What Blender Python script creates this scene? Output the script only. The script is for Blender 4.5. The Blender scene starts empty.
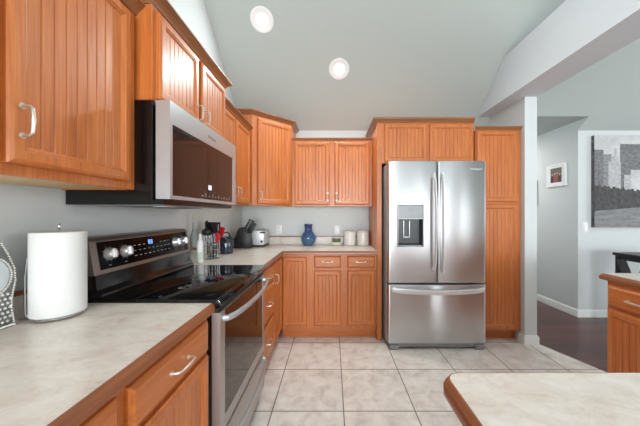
import bpy, bmesh, math, random
from mathutils import Vector, Matrix

random.seed(7)
S = bpy.context.scene
COL = S.collection
R = math.radians
PI = math.pi


def srgb(r, g, b):
    def f(c):
        c /= 255.0
        return c / 12.92 if c <= 0.04045 else ((c + 0.055) / 1.055) ** 2.4
    return (f(r), f(g), f(b), 1.0)


# ------------------------------------------------------------------ camera
cam_data = bpy.data.cameras.new('camera')
cam = bpy.data.objects.new('camera', cam_data)
COL.objects.link(cam)
H = 1.269
cam.location = (0, 0, H)
cam.rotation_euler = (R(90), 0, 0)
cam_data.sensor_fit = 'HORIZONTAL'
cam_data.sensor_width = 36.0
cam_data.lens = 36.0 * 272.0 / 640.0
cam_data.shift_x = -12.0 / 640.0
cam_data.shift_y = 1.0 / 640.0
cam_data.clip_start = 0.02
S.camera = cam

# ------------------------------------------------------------------ world, lights, exposure
world = bpy.data.worlds.new('world')
S.world = world
world.use_nodes = True
bg = world.node_tree.nodes['Background']
bg.inputs[0].default_value = (0.85, 0.93, 1.0, 1)
bg.inputs[1].default_value = 1.2
S.view_settings.view_transform = 'Standard'
S.view_settings.look = 'None'
S.view_settings.exposure = -0.41
S.view_settings.gamma = 1.0


def area(name, loc, target, sx, sy, power, col=(1, 1, 1)):
    l = bpy.data.lights.new(name, 'AREA')
    l.shape = 'RECTANGLE'
    l.size, l.size_y = sx, sy
    l.energy = power
    l.color = col
    o = bpy.data.objects.new(name, l)
    o.location = loc
    d = Vector(target) - Vector(loc)
    o.rotation_euler = d.to_track_quat('-Z', 'Y').to_euler()
    COL.objects.link(o)
    return o


XLW = -1.06
area('area_fill_rear', (0.4, -6.9, 1.25), (0.3, 3, 1.25), 2.8, 1.9, 490, (0.93, 0.98, 1.0))  # main fill light, added out of view behind the camera
area('area_fill_rear_right', (3.2, -6.9, 1.25), (1.0, 3, 1.25), 1.5, 1.9, 70, (0.92, 0.975, 1.0))  # extra fill added out of view, keeps the refrigerator's left door bright
area('window_daylight_rear_slim', (4.35, -6.9, 1.25), (1.5, 3, 1.25), 0.5, 1.9, 65, (0.92, 0.975, 1.0))
area('window_daylight_rear_far', (5.9, -6.9, 1.25), (2.0, 3, 1.25), 0.45, 1.9, 45, (0.92, 0.975, 1.0))
area('area_fill_right', (6.85, 0.4, 1.6), (0, 1.2, 1.3), 2.4, 1.9, 105, (0.95, 0.975, 1.0))  # added fill for the dining side; the right wall has no opening
area('area_fill_left', (XLW, -2.4, 1.6), (3, 0.2, 1.7), 2.2, 1.6, 45, (0.92, 0.975, 1.0))  # fill added to brighten the beam; no window in this wall


# ------------------------------------------------------------------ materials
def newmat(name):
    m = bpy.data.materials.new(name)
    m.use_nodes = True
    nt = m.node_tree
    b = nt.nodes['Principled BSDF']
    return m, nt, b


def plain(name, col, rough=0.5, metal=0.0, coat=0.0, noise=0.0, bump=0.0, scale=60.0, spec=None):
    m, nt, b = newmat(name)
    b.inputs['Base Color'].default_value = col
    b.inputs['Roughness'].default_value = rough
    b.inputs['Metallic'].default_value = metal
    if coat:
        b.inputs['Coat Weight'].default_value = coat
        b.inputs['Coat Roughness'].default_value = 0.08
    if spec is not None:
        b.inputs['Specular IOR Level'].default_value = spec
    tc = nt.nodes.new('ShaderNodeTexCoord')
    n = nt.nodes.new('ShaderNodeTexNoise')
    n.inputs['Scale'].default_value = scale
    n.inputs['Detail'].default_value = 3
    nt.links.new(tc.outputs['Object'], n.inputs['Vector'])
    if noise:
        mr = nt.nodes.new('ShaderNodeMapRange')
        mr.inputs[3].default_value = 1 - noise
        mr.inputs[4].default_value = 1 + noise
        nt.links.new(n.outputs[0], mr.inputs[0])
        mx = nt.nodes.new('ShaderNodeMix')
        mx.data_type = 'RGBA'
        mx.blend_type = 'MULTIPLY'
        mx.inputs[0].default_value = 1
        mx.inputs[6].default_value = col
        nt.links.new(mr.outputs[0], mx.inputs[7])
        nt.links.new(mx.outputs[2], b.inputs['Base Color'])
    if bump:
        bp = nt.nodes.new('ShaderNodeBump')
        bp.inputs['Strength'].default_value = bump
        bp.inputs['Distance'].default_value = 0.002
        nt.links.new(n.outputs[0], bp.inputs['Height'])
        nt.links.new(bp.outputs[0], b.inputs['Normal'])
    return m


def wood(name, light, mid, dark, axis, rough=0.48, coat=0.5):
    """lacquered oak / cherry; the grain runs along AXIS of the object"""
    m, nt, b = newmat(name)
    tc = nt.nodes.new('ShaderNodeTexCoord')
    oi = nt.nodes.new('ShaderNodeObjectInfo')
    add = nt.nodes.new('ShaderNodeVectorMath')
    add.operation = 'ADD'
    mul = nt.nodes.new('ShaderNodeVectorMath')
    mul.operation = 'SCALE'
    mul.inputs['Scale'].default_value = 3.7
    comb = nt.nodes.new('ShaderNodeCombineXYZ')
    for k in range(3):
        nt.links.new(oi.outputs['Random'], comb.inputs[k])
    nt.links.new(comb.outputs[0], mul.inputs[0])
    nt.links.new(tc.outputs['Object'], add.inputs[0])
    nt.links.new(mul.outputs[0], add.inputs[1])

    def noise(sc, st, det, dist):
        mp = nt.nodes.new('ShaderNodeMapping')
        v = [sc, sc, sc]
        v[axis] = st
        mp.inputs['Scale'].default_value = v
        nt.links.new(add.outputs[0], mp.inputs[0])
        n = nt.nodes.new('ShaderNodeTexNoise')
        n.inputs['Scale'].default_value = 1.0
        n.inputs['Detail'].default_value = det
        n.inputs['Distortion'].default_value = dist
        nt.links.new(mp.outputs[0], n.inputs['Vector'])
        return n
    a = noise(14, 1.6, 5, 1.2)
    c = noise(160, 5, 4, 0.3)
    mixf = nt.nodes.new('ShaderNodeMath')
    mixf.operation = 'MULTIPLY_ADD'
    nt.links.new(c.outputs[0], mixf.inputs[0])
    mixf.inputs[1].default_value = 0.55
    sub = nt.nodes.new('ShaderNodeMath')
    sub.operation = 'MULTIPLY_ADD'
    nt.links.new(a.outputs[0], sub.inputs[0])
    sub.inputs[1].default_value = 0.36
    sub.inputs[2].default_value = 0.05
    nt.links.new(sub.outputs[0], mixf.inputs[2])
    cr = nt.nodes.new('ShaderNodeValToRGB')
    e = cr.color_ramp.elements
    e[0].position, e[0].color = 0.28, dark
    e[1].position, e[1].color = 0.78, light
    x = e.new(0.5)
    x.color = mid
    nt.links.new(mixf.outputs[0], cr.inputs[0])
    nt.links.new(cr.outputs[0], b.inputs['Base Color'])
    b.inputs['Roughness'].default_value = rough
    b.inputs['Coat Weight'].default_value = coat
    b.inputs['Coat Roughness'].default_value = 0.28
    bp = nt.nodes.new('ShaderNodeBump')
    bp.inputs['Strength'].default_value = 0.12
    bp.inputs['Distance'].default_value = 0.001
    nt.links.new(c.outputs[0], bp.inputs['Height'])
    nt.links.new(bp.outputs[0], b.inputs['Normal'])
    return m


WL, WM, WD = srgb(214, 134, 64), srgb(192, 106, 43), srgb(152, 76, 28)
M = {}
M['wood_x'] = wood('cherry_oak_grain_across', WL, WM, WD, 0)
M['wood_y'] = wood('cherry_oak_grain_deep', WL, WM, WD, 1)
M['wood_z'] = wood('cherry_oak_grain_upright', WL, WM, WD, 2)
M['crown'] = wood('crown_wood', srgb(170, 114, 66), srgb(144, 92, 52), srgb(106, 65, 37), 0)
M['maple'] = wood('pale_maple', srgb(236, 206, 158), srgb(226, 192, 142), srgb(210, 172, 122), 0, 0.5, 0.0)
M['edge_x'] = wood('edge_wood', srgb(168, 108, 68), srgb(144, 86, 54), srgb(108, 62, 38), 0, 0.3, 0.3)
M['edge_y'] = wood('edge_wood_deep', srgb(168, 108, 68), srgb(144, 86, 54), srgb(108, 62, 38), 1, 0.3, 0.3)
M['block'] = wood('black_block_wood', srgb(44, 46, 44), srgb(34, 36, 35), srgb(24, 26, 26), 2, 0.45, 0.0)

M['wall'] = plain('wall_paint', srgb(212, 217, 218), 0.75, bump=0.08, scale=220)
M['ceiling'] = plain('ceiling_paint', srgb(184, 192, 189), 0.8, bump=0.1, scale=160)
M['beam'] = plain('beam_paint', srgb(216, 223, 229), 0.75, bump=0.08, scale=220)
M['white_trim'] = plain('white_trim', srgb(240, 241, 242), 0.4, noise=0.01)
M['ring'] = plain('downlight_ring', srgb(128, 132, 135), 0.5, noise=0.01)
M['nickel'] = plain('brushed_nickel', srgb(218, 210, 200), 0.36, 0.85, noise=0.04, scale=300)
M['chrome'] = plain('chrome', srgb(225, 226, 228), 0.08, 1.0, noise=0.02)
M['wire'] = plain('wire_steel', srgb(190, 192, 195), 0.25, 1.0, noise=0.03)
M['black_enamel'] = plain('black_enamel', srgb(12, 12, 13), 0.18, noise=0.05)
M['black_plastic'] = plain('black_plastic', srgb(24, 25, 26), 0.42, noise=0.06, bump=0.05, scale=300)
M['black_glass'] = plain('black_glass', srgb(9, 9, 10), 0.04, noise=0.02, spec=0.3)
M['panel_glass'] = plain('control_panel_glass', srgb(10, 10, 11), 0.12, noise=0.02, spec=0.12)
M['oven_glass'] = plain('oven_glass', srgb(24, 19, 17), 0.05, noise=0.02, spec=0.5)
M['micro_glass'] = plain('microwave_glass', srgb(40, 35, 35), 0.06, noise=0.02, spec=0.38)
M['dark_grey'] = plain('dark_grey_paint', srgb(140, 144, 148), 0.5, 0.0, noise=0.03)
M['mid_grey'] = plain('mid_grey_plastic', srgb(140, 142, 145), 0.4, noise=0.03)
M['recess'] = plain('dispenser_grey', srgb(62, 64, 67), 0.35, noise=0.05)
M['light_grey'] = plain('light_grey_gloss', srgb(196, 199, 202), 0.15, 0.4, noise=0.02)
M['logo_grey'] = plain('logo_print', srgb(236, 238, 240), 0.4, noise=0.01)
M['logo_dark'] = plain('logo_print_dark', srgb(110, 112, 116), 0.4, noise=0.01)
M['print'] = plain('panel_print', srgb(178, 180, 184), 0.5, noise=0.02)
M['paper'] = plain('paper_towel', srgb(232, 232, 231), 0.9, noise=0.02, bump=0.5, scale=90)
M['ceramic'] = plain('white_ceramic', srgb(232, 230, 224), 0.18, coat=0.4, noise=0.02)
M['red'] = plain('red_silicone', srgb(196, 32, 44), 0.4, noise=0.04)
M['green_label'] = plain('green_label', srgb(196, 216, 198), 0.45, noise=0.08)
M['white_plastic'] = plain('white_plastic', srgb(236, 238, 238), 0.3, noise=0.01)
M['cork'] = plain('cork', srgb(196, 180, 162), 0.7, noise=0.15, scale=200)
M['console'] = plain('black_console_paint', srgb(22, 23, 30), 0.35, noise=0.05)
M['mat_board'] = plain('mat_board', srgb(242, 241, 238), 0.7, noise=0.01)
M['photo_bg'] = plain('photo_print', srgb(96, 90, 88), 0.4, noise=0.35, scale=30)
M['photo_red'] = plain('photo_print_red', srgb(146, 78, 66), 0.4, noise=0.25, scale=60)
M['photo_skin'] = plain('photo_print_skin', srgb(190, 150, 130), 0.4, noise=0.1, scale=60)
M['photo_dark'] = plain('photo_print_dark', srgb(50, 46, 50), 0.4, noise=0.2, scale=60)
M['candle'] = plain('candle_cream', srgb(222, 214, 192), 0.5, noise=0.05)
M['leaf'] = plain('printed_green', srgb(66, 84, 56), 0.5, noise=0.7, scale=70)
M['steel_sheet'] = plain('underside_steel', srgb(150, 152, 154), 0.35, 0.8, noise=0.06)
M['mesh_filter'] = plain('filter_mesh', srgb(120, 122, 124), 0.45, 0.7, noise=0.3, scale=400)
M['stone'] = plain('rhinestone', srgb(238, 236, 230), 0.1, 0.6, noise=0.15, scale=500)
M['mosaic'] = plain('grey_mosaic', srgb(110, 112, 114), 0.3, 0.4, noise=0.35, scale=120)
M['mirror'] = plain('bevelled_mirror', srgb(205, 210, 214), 0.03, 1.0, noise=0.01)
M['rubber'] = plain('grey_rubber', srgb(140, 142, 145), 0.6, noise=0.04)


def steel(name, col, rough, axis, metal=1.0, aniso=0.0):
    m, nt, b = newmat(name)
    tc = nt.nodes.new('ShaderNodeTexCoord')
    mp = nt.nodes.new('ShaderNodeMapping')
    v = [420.0, 420.0, 420.0]
    v[axis] = 2.0
    mp.inputs['Scale'].default_value = v
    n = nt.nodes.new('ShaderNodeTexNoise')
    n.inputs['Scale'].default_value = 1.0
    n.inputs['Detail'].default_value = 2
    nt.links.new(tc.outputs['Object'], mp.inputs[0])
    nt.links.new(mp.outputs[0], n.inputs['Vector'])
    mr = nt.nodes.new('ShaderNodeMapRange')
    mr.inputs[3].default_value = rough - 0.02
    mr.inputs[4].default_value = rough + 0.02
    nt.links.new(n.outputs[0], mr.inputs[0])
    nt.links.new(mr.outputs[0], b.inputs['Roughness'])
    b.inputs['Base Color'].default_value = col
    b.inputs['Metallic'].default_value = metal
    b.inputs['Anisotropic'].default_value = aniso
    b.inputs['Anisotropic Rotation'].default_value = 0.25
    tg = nt.nodes.new('ShaderNodeTangent')
    tg.direction_type = 'RADIAL'
    tg.axis = 'Z'
    nt.links.new(tg.outputs[0], b.inputs['Tangent'])
    return m


M['steel'] = steel('stainless_steel', srgb(206, 207, 209), 0.29, 0, 1.0, 0.93)
M['steel_y'] = steel('stainless_steel_along', srgb(196, 203, 208), 0.34, 1, 0.7)
M['steel_range'] = steel('stainless_steel_range', srgb(184, 181, 179), 0.36, 1, 0.8)
M['handle_steel'] = steel('stainless_handle', srgb(232, 232, 233), 0.32, 2, 0.6)
M['panel_silver'] = plain('dispenser_panel_silver', srgb(146, 149, 152), 0.4, 0.2, noise=0.02)
M['knob'] = plain('satin_knob', srgb(226, 226, 226), 0.3, 0.6, noise=0.02)
M['toaster'] = plain('toaster_shell', srgb(224, 225, 226), 0.45, 0.4, noise=0.02)
M['steel_dark'] = steel('stainless_steel_warm', srgb(138, 127, 120), 0.36, 1, 0.7)


def emit(name, col, s):
    m, nt, b = newmat(name)
    b.inputs['Base Color'].default_value = col
    b.inputs['Emission Color'].default_value = col
    b.inputs['Emission Strength'].default_value = s
    return m


M['lamp'] = emit('lamp_lens', (1.0, 0.98, 0.95, 1), 6.0)
M['led_blue'] = emit('blue_display', srgb(120, 170, 255), 2.5)
M['led_white'] = emit('white_display', srgb(220, 228, 235), 1.2)


def glass(name, col, rough=0.02, alpha_mix=0.0):
    m, nt, b = newmat(name)
    b.inputs['Base Color'].default_value = col
    b.inputs['Roughness'].default_value = rough
    b.inputs['Transmission Weight'].default_value = 1.0
    b.inputs['IOR'].default_value = 1.3
    return m


M['clear_glass'] = glass('clear_glass', srgb(232, 240, 238))
M['blue_glass'] = glass('blue_glass', srgb(120, 150, 205), 0.05)
M['navy_glass'] = plain('navy_jar_glass', srgb(30, 42, 58), 0.12, coat=0.6, noise=0.1)


def laminate():
    m, nt, b = newmat('travertine_laminate')
    tc = nt.nodes.new('ShaderNodeTexCoord')
    mp = nt.nodes.new('ShaderNodeMapping')
    mp.inputs['Scale'].default_value = (1.0, 1.7, 1.0)
    mp.inputs['Rotation'].default_value = (0, 0, R(28))
    nt.links.new(tc.outputs['Object'], mp.inputs[0])

    def noise(sc, det, dist, rough=0.6):
        n = nt.nodes.new('ShaderNodeTexNoise')
        n.inputs['Scale'].default_value = sc
        n.inputs['Detail'].default_value = det
        n.inputs['Distortion'].default_value = dist
        n.inputs['Roughness'].default_value = rough
        nt.links.new(mp.outputs[0], n.inputs['Vector'])
        return n
    a = noise(9, 9, 0.6, 0.7)
    cr = nt.nodes.new('ShaderNodeValToRGB')
    e = cr.color_ramp.elements
    e[0].position, e[0].color = 0.33, srgb(204, 190, 177)
    e[1].position, e[1].color = 0.68, srgb(234, 228, 222)
    e.new(0.45).color = srgb(221, 210, 200)
    e.new(0.56).color = srgb(228, 220, 212)
    nt.links.new(a.outputs[0], cr.inputs[0])
    c = noise(26, 6, 1.5, 0.7)
    cr2 = nt.nodes.new('ShaderNodeValToRGB')
    e = cr2.color_ramp.elements
    e[0].position, e[0].color = 0.33, (0.92, 0.91, 0.90, 1)
    e[1].position, e[1].color = 0.55, (1, 1, 1, 1)
    nt.links.new(c.outputs[0], cr2.inputs[0])
    mx = nt.nodes.new('ShaderNodeMix')
    mx.data_type = 'RGBA'
    mx.blend_type = 'MULTIPLY'
    mx.inputs[0].default_value = 1.0
    nt.links.new(cr.outputs[0], mx.inputs[6])
    nt.links.new(cr2.outputs[0], mx.inputs[7])
    nt.links.new(mx.outputs[2], b.inputs['Base Color'])
    b.inputs['Roughness'].default_value = 0.28
    return m


M['laminate'] = laminate()


def tile_floor():
    m, nt, b = newmat('ceramic_floor_tile')
    tc = nt.nodes.new('ShaderNodeTexCoord')
    mp = nt.nodes.new('ShaderNodeMapping')
    mp.inputs['Location'].default_value = (-0.075 + 0.4605 * 10, -2.221 + 0.47 * 20, 0)
    nt.links.new(tc.outputs['Object'], mp.inputs[0])
    br = nt.nodes.new('ShaderNodeTexBrick')
    br.offset = 0.0
    br.squash = 1.0
    br.inputs['Scale'].default_value = 1.0
    br.inputs['Brick Width'].default_value = 0.4605
    br.inputs['Row Height'].default_value = 0.47
    br.inputs['Mortar Size'].default_value = 0.0042
    br.inputs['Mortar Smooth'].default_value = 0.3
    br.inputs['Bias'].default_value = 0.0
    br.inputs['Color1'].default_value = (0.96, 0.955, 0.95, 1)
    br.inputs['Color2'].default_value = (1.04, 1.03, 1.02, 1)
    br.inputs['Mortar'].default_value = (1, 1, 1, 1)
    nt.links.new(mp.outputs[0], br.inputs['Vector'])

    def noise(sc, det, dist):
        n = nt.nodes.new('ShaderNodeTexNoise')
        n.inputs['Scale'].default_value = sc
        n.inputs['Detail'].default_value = det
        n.inputs['Distortion'].default_value = dist
        n.inputs['Roughness'].default_value = 0.65
        nt.links.new(tc.outputs['Object'], n.inputs['Vector'])
        return n
    a = noise(9, 9, 0.5)
    cr = nt.nodes.new('ShaderNodeValToRGB')
    e = cr.color_ramp.elements
    e[0].position, e[0].color = 0.33, srgb(212, 203, 196)
    e[1].position, e[1].color = 0.66, srgb(246, 242, 238)
    e.new(0.5).color = srgb(235, 228, 222)
    nt.links.new(a.outputs[0], cr.inputs[0])
    mx = nt.nodes.new('ShaderNodeMix')
    mx.data_type = 'RGBA'
    mx.blend_type = 'MULTIPLY'
    mx.inputs[0].default_value = 1.0
    nt.links.new(cr.outputs[0], mx.inputs[6])
    nt.links.new(br.outputs['Color'], mx.inputs[7])
    mg = nt.nodes.new('ShaderNodeMix')
    mg.data_type = 'RGBA'
    nt.links.new(br.outputs['Fac'], mg.inputs[0])
    nt.links.new(mx.outputs[2], mg.inputs[6])
    mg.inputs[7].default_value = srgb(122, 110, 100)
    nt.links.new(mg.outputs[2], b.inputs['Base Color'])
    b.inputs['Roughness'].default_value = 0.33
    bp = nt.nodes.new('ShaderNodeBump')
    bp.invert = True
    bp.inputs['Strength'].default_value = 0.5
    bp.inputs['Distance'].default_value = 0.002
    nt.links.new(br.outputs['Fac'], bp.inputs['Height'])
    nt.links.new(bp.outputs[0], b.inputs['Normal'])
    return m


M['tile'] = tile_floor()


def plank_floor():
    m, nt, b = newmat('dark_plank_floor')
    tc = nt.nodes.new('ShaderNodeTexCoord')
    br = nt.nodes.new('ShaderNodeTexBrick')
    br.offset = 0.37
    br.inputs['Scale'].default_value = 1.0
    br.inputs['Brick Width'].default_value = 1.2
    br.inputs['Row Height'].default_value = 0.125
    br.inputs['Mortar Size'].default_value = 0.0016
    br.inputs['Color1'].default_value = srgb(108, 68, 62)
    br.inputs['Color2'].default_value = srgb(84, 53, 50)
    br.inputs['Mortar'].default_value = srgb(36, 22, 22)
    nt.links.new(tc.outputs['Object'], br.inputs['Vector'])
    mp = nt.nodes.new('ShaderNodeMapping')
    mp.inputs['Scale'].default_value = (3, 60, 1)
    nt.links.new(tc.outputs['Object'], mp.inputs[0])
    n = nt.nodes.new('ShaderNodeTexNoise')
    n.inputs['Scale'].default_value = 1.0
    n.inputs['Detail'].default_value = 5
    nt.links.new(mp.outputs[0], n.inputs['Vector'])
    mr = nt.nodes.new('ShaderNodeMapRange')
    mr.inputs[3].default_value = 0.6
    mr.inputs[4].default_value = 1.4
    nt.links.new(n.outputs[0], mr.inputs[0])
    mx = nt.nodes.new('ShaderNodeMix')
    mx.data_type = 'RGBA'
    mx.blend_type = 'MULTIPLY'
    mx.inputs[0].default_value = 1.0
    nt.links.new(br.outputs['Color'], mx.inputs[6])
    nt.links.new(mr.outputs[0], mx.inputs[7])
    nt.links.new(mx.outputs[2], b.inputs['Base Color'])
    b.inputs['Roughness'].default_value = 0.3
    return m


M['planks'] = plank_floor()


def canvas_mat(name, lo, hi, sc, st=(1, 1, 1)):
    m, nt, b = newmat(name)
    tc = nt.nodes.new('ShaderNodeTexCoord')
    mp = nt.nodes.new('ShaderNodeMapping')
    mp.inputs['Scale'].default_value = st
    nt.links.new(tc.outputs['Object'], mp.inputs[0])
    n = nt.nodes.new('ShaderNodeTexNoise')
    n.inputs['Scale'].default_value = sc
    n.inputs['Detail'].default_value = 7
    n.inputs['Roughness'].default_value = 0.7
    nt.links.new(mp.outputs[0], n.inputs['Vector'])
    cr = nt.nodes.new('ShaderNodeValToRGB')
    e = cr.color_ramp.elements
    e[0].position, e[0].color = 0.33, lo
    e[1].position, e[1].color = 0.67, hi
    nt.links.new(n.outputs[0], cr.inputs[0])
    nt.links.new(cr.outputs[0], b.inputs['Base Color'])
    b.inputs['Roughness'].default_value = 0.7
    return m


g = lambda v: srgb(v, v, v + 2)
M['cv_sky'] = canvas_mat('print_sky', g(184), g(214), 7)
M['cv_mid'] = canvas_mat('print_tower_mid', g(100), g(170), 26, (1, 1, 2.2))
M['cv_pale'] = canvas_mat('print_tower_pale', g(150), g(206), 24, (1, 1, 2.0))
M['cv_dark'] = canvas_mat('print_tower_dark', g(88), g(142), 30, (1, 1, 1.6))
M['cv_tree'] = canvas_mat('print_trees', g(46), g(92), 22)
M['cv_water'] = canvas_mat('print_water', g(104), g(156), 9, (1, 1, 5))
M['cv_side'] = canvas_mat('print_wrap', g(40), g(120), 14)


# ------------------------------------------------------------------ mesh helpers
class MB:
    def __init__(self):
        self.bm = bmesh.new()

    def faces_from(self, verts, faces):
        vs = [self.bm.verts.new(v) for v in verts]
        out = []
        for f in faces:
            try:
                out.append(self.bm.faces.new([vs[i] for i in f]))
            except ValueError:
                pass
        return vs, out

    def box(self, x0, x1, y0, y1, z0, z1, bev=0.0, seg=2):
        v = [(x0, y0, z0), (x1, y0, z0), (x1, y1, z0), (x0, y1, z0),
             (x0, y0, z1), (x1, y0, z1), (x1, y1, z1), (x0, y1, z1)]
        f = [(0, 3, 2, 1), (4, 5, 6, 7), (0, 1, 5, 4), (1, 2, 6, 5), (2, 3, 7, 6), (3, 0, 4, 7)]
        vs, fs = self.faces_from(v, f)
        if bev:
            es = set(e for q in fs for e in q.edges)
            bmesh.ops.bevel(self.bm, geom=list(es), offset=bev, segments=seg, profile=0.5, affect='EDGES')
        return self

    def prism(self, poly, axis, a, b, bev=0.0):
        """poly: 2-D points in the two other axes (x<y<z order), extruded along axis a..b"""
        def P(p, t):
            if axis == 0:
                return (t, p[0], p[1])
            if axis == 1:
                return (p[0], t, p[1])
            return (p[0], p[1], t)
        n = len(poly)
        v = [P(p, a) for p in poly] + [P(p, b) for p in poly]
        f = [tuple(range(n)), tuple(range(2 * n - 1, n - 1, -1))]
        f += [(i, i + n, (i + 1) % n + n, (i + 1) % n) for i in range(n)]
        vs, fs = self.faces_from(v, f)
        bmesh.ops.recalc_face_normals(self.bm, faces=fs)
        if bev:
            es = set(e for q in fs for e in q.edges)
            bmesh.ops.bevel(self.bm, geom=list(es), offset=bev, segments=2, profile=0.5, affect='EDGES')
        return self

    def loops(self, loops, closed=True, cap0=False, cap1=False):
        n = len(loops[0])
        v = [p for lp in loops for p in lp]
        f = []
        for k in range(len(loops) - 1):
            for i in range(n if closed else n - 1):
                j = (i + 1) % n
                f.append((k * n + i, k * n + j, (k + 1) * n + j, (k + 1) * n + i))
        if cap0:
            f.append(tuple(range(n - 1, -1, -1)))
        if cap1:
            b = (len(loops) - 1) * n
            f.append(tuple(range(b, b + n)))
        vs, fs = self.faces_from(v, f)
        bmesh.ops.recalc_face_normals(self.bm, faces=fs)
        return self

    def tube(self, path, r, n=10, ry=None, cyc=False, up=(0, 0, 1)):
        path = [Vector(p) for p in path]
        m = len(path)
        lps = []
        up = Vector(up)
        prev = None
        for i, p in enumerate(path):
            if cyc:
                t = path[(i + 1) % m] - path[i - 1]
            else:
                t = path[min(i + 1, m - 1)] - path[max(i - 1, 0)]
            t.normalize()
            if prev is None:
                u = up if abs(t.dot(up)) < 0.9 else Vector((1, 0, 0))
                a = (u - t * u.dot(t)).normalized()
            else:
                a = (prev - t * prev.dot(t)).normalized()
            prev = a
            b = t.cross(a)
            rr = r[i] if isinstance(r, (list, tuple)) else r
            rb = ry if ry is not None else rr
            lps.append([p + a * (rb * math.sin(2 * PI * k / n)) + b * (rr * math.cos(2 * PI * k / n)) for k in range(n)])
        if cyc:
            lps.append(lps[0])
            self.loops(lps)
            bmesh.ops.remove_doubles(self.bm, verts=self.bm.verts[:], dist=1e-6)
        else:
            self.loops(lps, cap0=True, cap1=True)
        return self

    def lathe(self, prof, c=(0, 0, 0), n=32):
        lps = [[(c[0] + max(r, 1e-4) * math.cos(2 * PI * k / n), c[1] + max(r, 1e-4) * math.sin(2 * PI * k / n), c[2] + z) for k in range(n)] for r, z in prof]
        return self.loops(lps, cap0=True, cap1=True)

    def sphere(self, c, r, sx=1, sy=1, sz=1, sub=2):
        mt = Matrix.Translation(c) @ Matrix.Diagonal((sx, sy, sz, 1))
        bmesh.ops.create_icosphere(self.bm, subdivisions=sub, radius=r, matrix=mt)
        return self

    def sweep(self, path, prof):
        """path: open 2-D polyline (outside on its right-hand side); prof: closed list of (out, z)"""
        P = [Vector((p[0], p[1])) for p in path]
        m = len(P)
        lps = []
        for i in range(m):
            d0 = (P[i] - P[i - 1]).normalized() if i > 0 else None
            d1 = (P[i + 1] - P[i]).normalized() if i < m - 1 else None
            n0 = Vector((d0.y, -d0.x)) if d0 else None
            n1 = Vector((d1.y, -d1.x)) if d1 else None
            if n0 is None:
                nn = n1
            elif n1 is None:
                nn = n0
            else:
                nn = (n0 + n1)
                nn = nn / nn.length / max(0.2, (nn / nn.length).dot(n0))
            lps.append([(P[i].x + nn.x * o, P[i].y + nn.y * o, z) for o, z in prof])
        return self.loops(lps, cap0=True, cap1=True)

    def xform(self, mat):
        bmesh.ops.transform(self.bm, matrix=mat, verts=self.bm.verts[:])
        return self

    def shift(self, v):
        return self.xform(Matrix.Translation(v))

    def mesh(self, name, mat, smooth=35):
        me = bpy.data.meshes.new(name)
        bmesh.ops.remove_doubles(self.bm, verts=self.bm.verts[:], dist=1e-7)
        self.bm.to_mesh(me)
        self.bm.free()
        me.materials.append(M[mat] if isinstance(mat, str) else mat)
        me.polygons.foreach_set('use_smooth', [True] * len(me.polygons))
        me.set_sharp_from_angle(angle=R(smooth))
        me.update()
        return me


def tag(o, label=None, cat=None, group=None, kind=None):
    for k, v in (('label', label), ('category', cat), ('group', group), ('kind', kind)):
        if v:
            o[k] = v
    return o


def thing(name, label, cat, loc=(0, 0, 0), rz=0.0, group=None):
    o = bpy.data.objects.new(name, None)
    o.empty_display_size = 0.1
    COL.objects.link(o)
    o.location = loc
    o.rotation_euler = (0, 0, rz)
    return tag(o, label, cat, group)


def part(name, mb, mat, parent=None, label=None, smooth=35):
    """mesh in the frame of the thing; parts sit at the thing's origin"""
    o = bpy.data.objects.new(name, mb.mesh(name, mat, smooth))
    COL.objects.link(o)
    if parent is not None:
        o.parent = parent
    if label:
        o['label'] = label
    return o


def struct(name, mb, mat, parent=None):
    o = part(name, mb, mat, parent)
    if parent is None:
        o['kind'] = 'structure'
    return o


def solo(name, mb, mat, label, cat, loc=(0, 0, 0), rz=0.0, group=None):
    o = part(name, mb, mat)
    o.location = loc
    o.rotation_euler = (0, 0, rz)
    return tag(o, label, cat, group)


def copy_tree(o, parent=None):
    c = o.copy()
    COL.objects.link(c)
    if parent is not None:
        c.parent = parent
    for ch in list(o.children):
        copy_tree(ch, c)
    return c


def text_part(name, body, size, mat, parent, loc, rot, depth=0.0004):
    cu = bpy.data.curves.new(name, 'FONT')
    cu.body = body
    cu.size = size
    cu.extrude = depth
    cu.align_x = 'CENTER'
    cu.align_y = 'CENTER'
    t = bpy.data.objects.new(name + '_tmp', cu)
    COL.objects.link(t)
    bpy.context.view_layer.update()
    me = bpy.data.meshes.new_from_object(t.evaluated_get(bpy.context.evaluated_depsgraph_get()))
    bpy.data.objects.remove(t)
    me.materials.clear()
    me.materials.append(M[mat])
    mt = Matrix.Translation(loc) @ rot.to_4x4()
    me.transform(mt)
    o = bpy.data.objects.new(name, me)
    COL.objects.link(o)
    o.parent = parent
    return o


# ------------------------------------------------------------------ the setting
XL, YB = -1.105, 3.35          # left wall face, back wall face
SL, ZB, YR = 0.83, 2.297, 0.3   # vault slope, height at the back wall, ridge


def zc(y):
    return ZB + SL * (YB - y)


ZR = zc(YR)
YREAR = -7.0
ZREAR = 2.35
# floor: tile meets the dark planks on a slant
edge = [(1.94, 3.35), (1.94, 2.70), (2.02, 2.66), (2.195, 2.2), (2.62, 1.1), (2.62, YREAR)]
mb = MB()
poly = [(XL, YREAR), (XL, YB)] + edge
mb.prism(poly, 2, -0.1, 0.0)
struct('floor', mb, 'tile')
mb = MB()
poly = [(7.0, YREAR), (7.0, 6.4), (1.94, 6.4)] + edge
mb.prism(poly, 2, -0.1, 0.0)
struct('floor.001', mb, 'planks')

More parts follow.
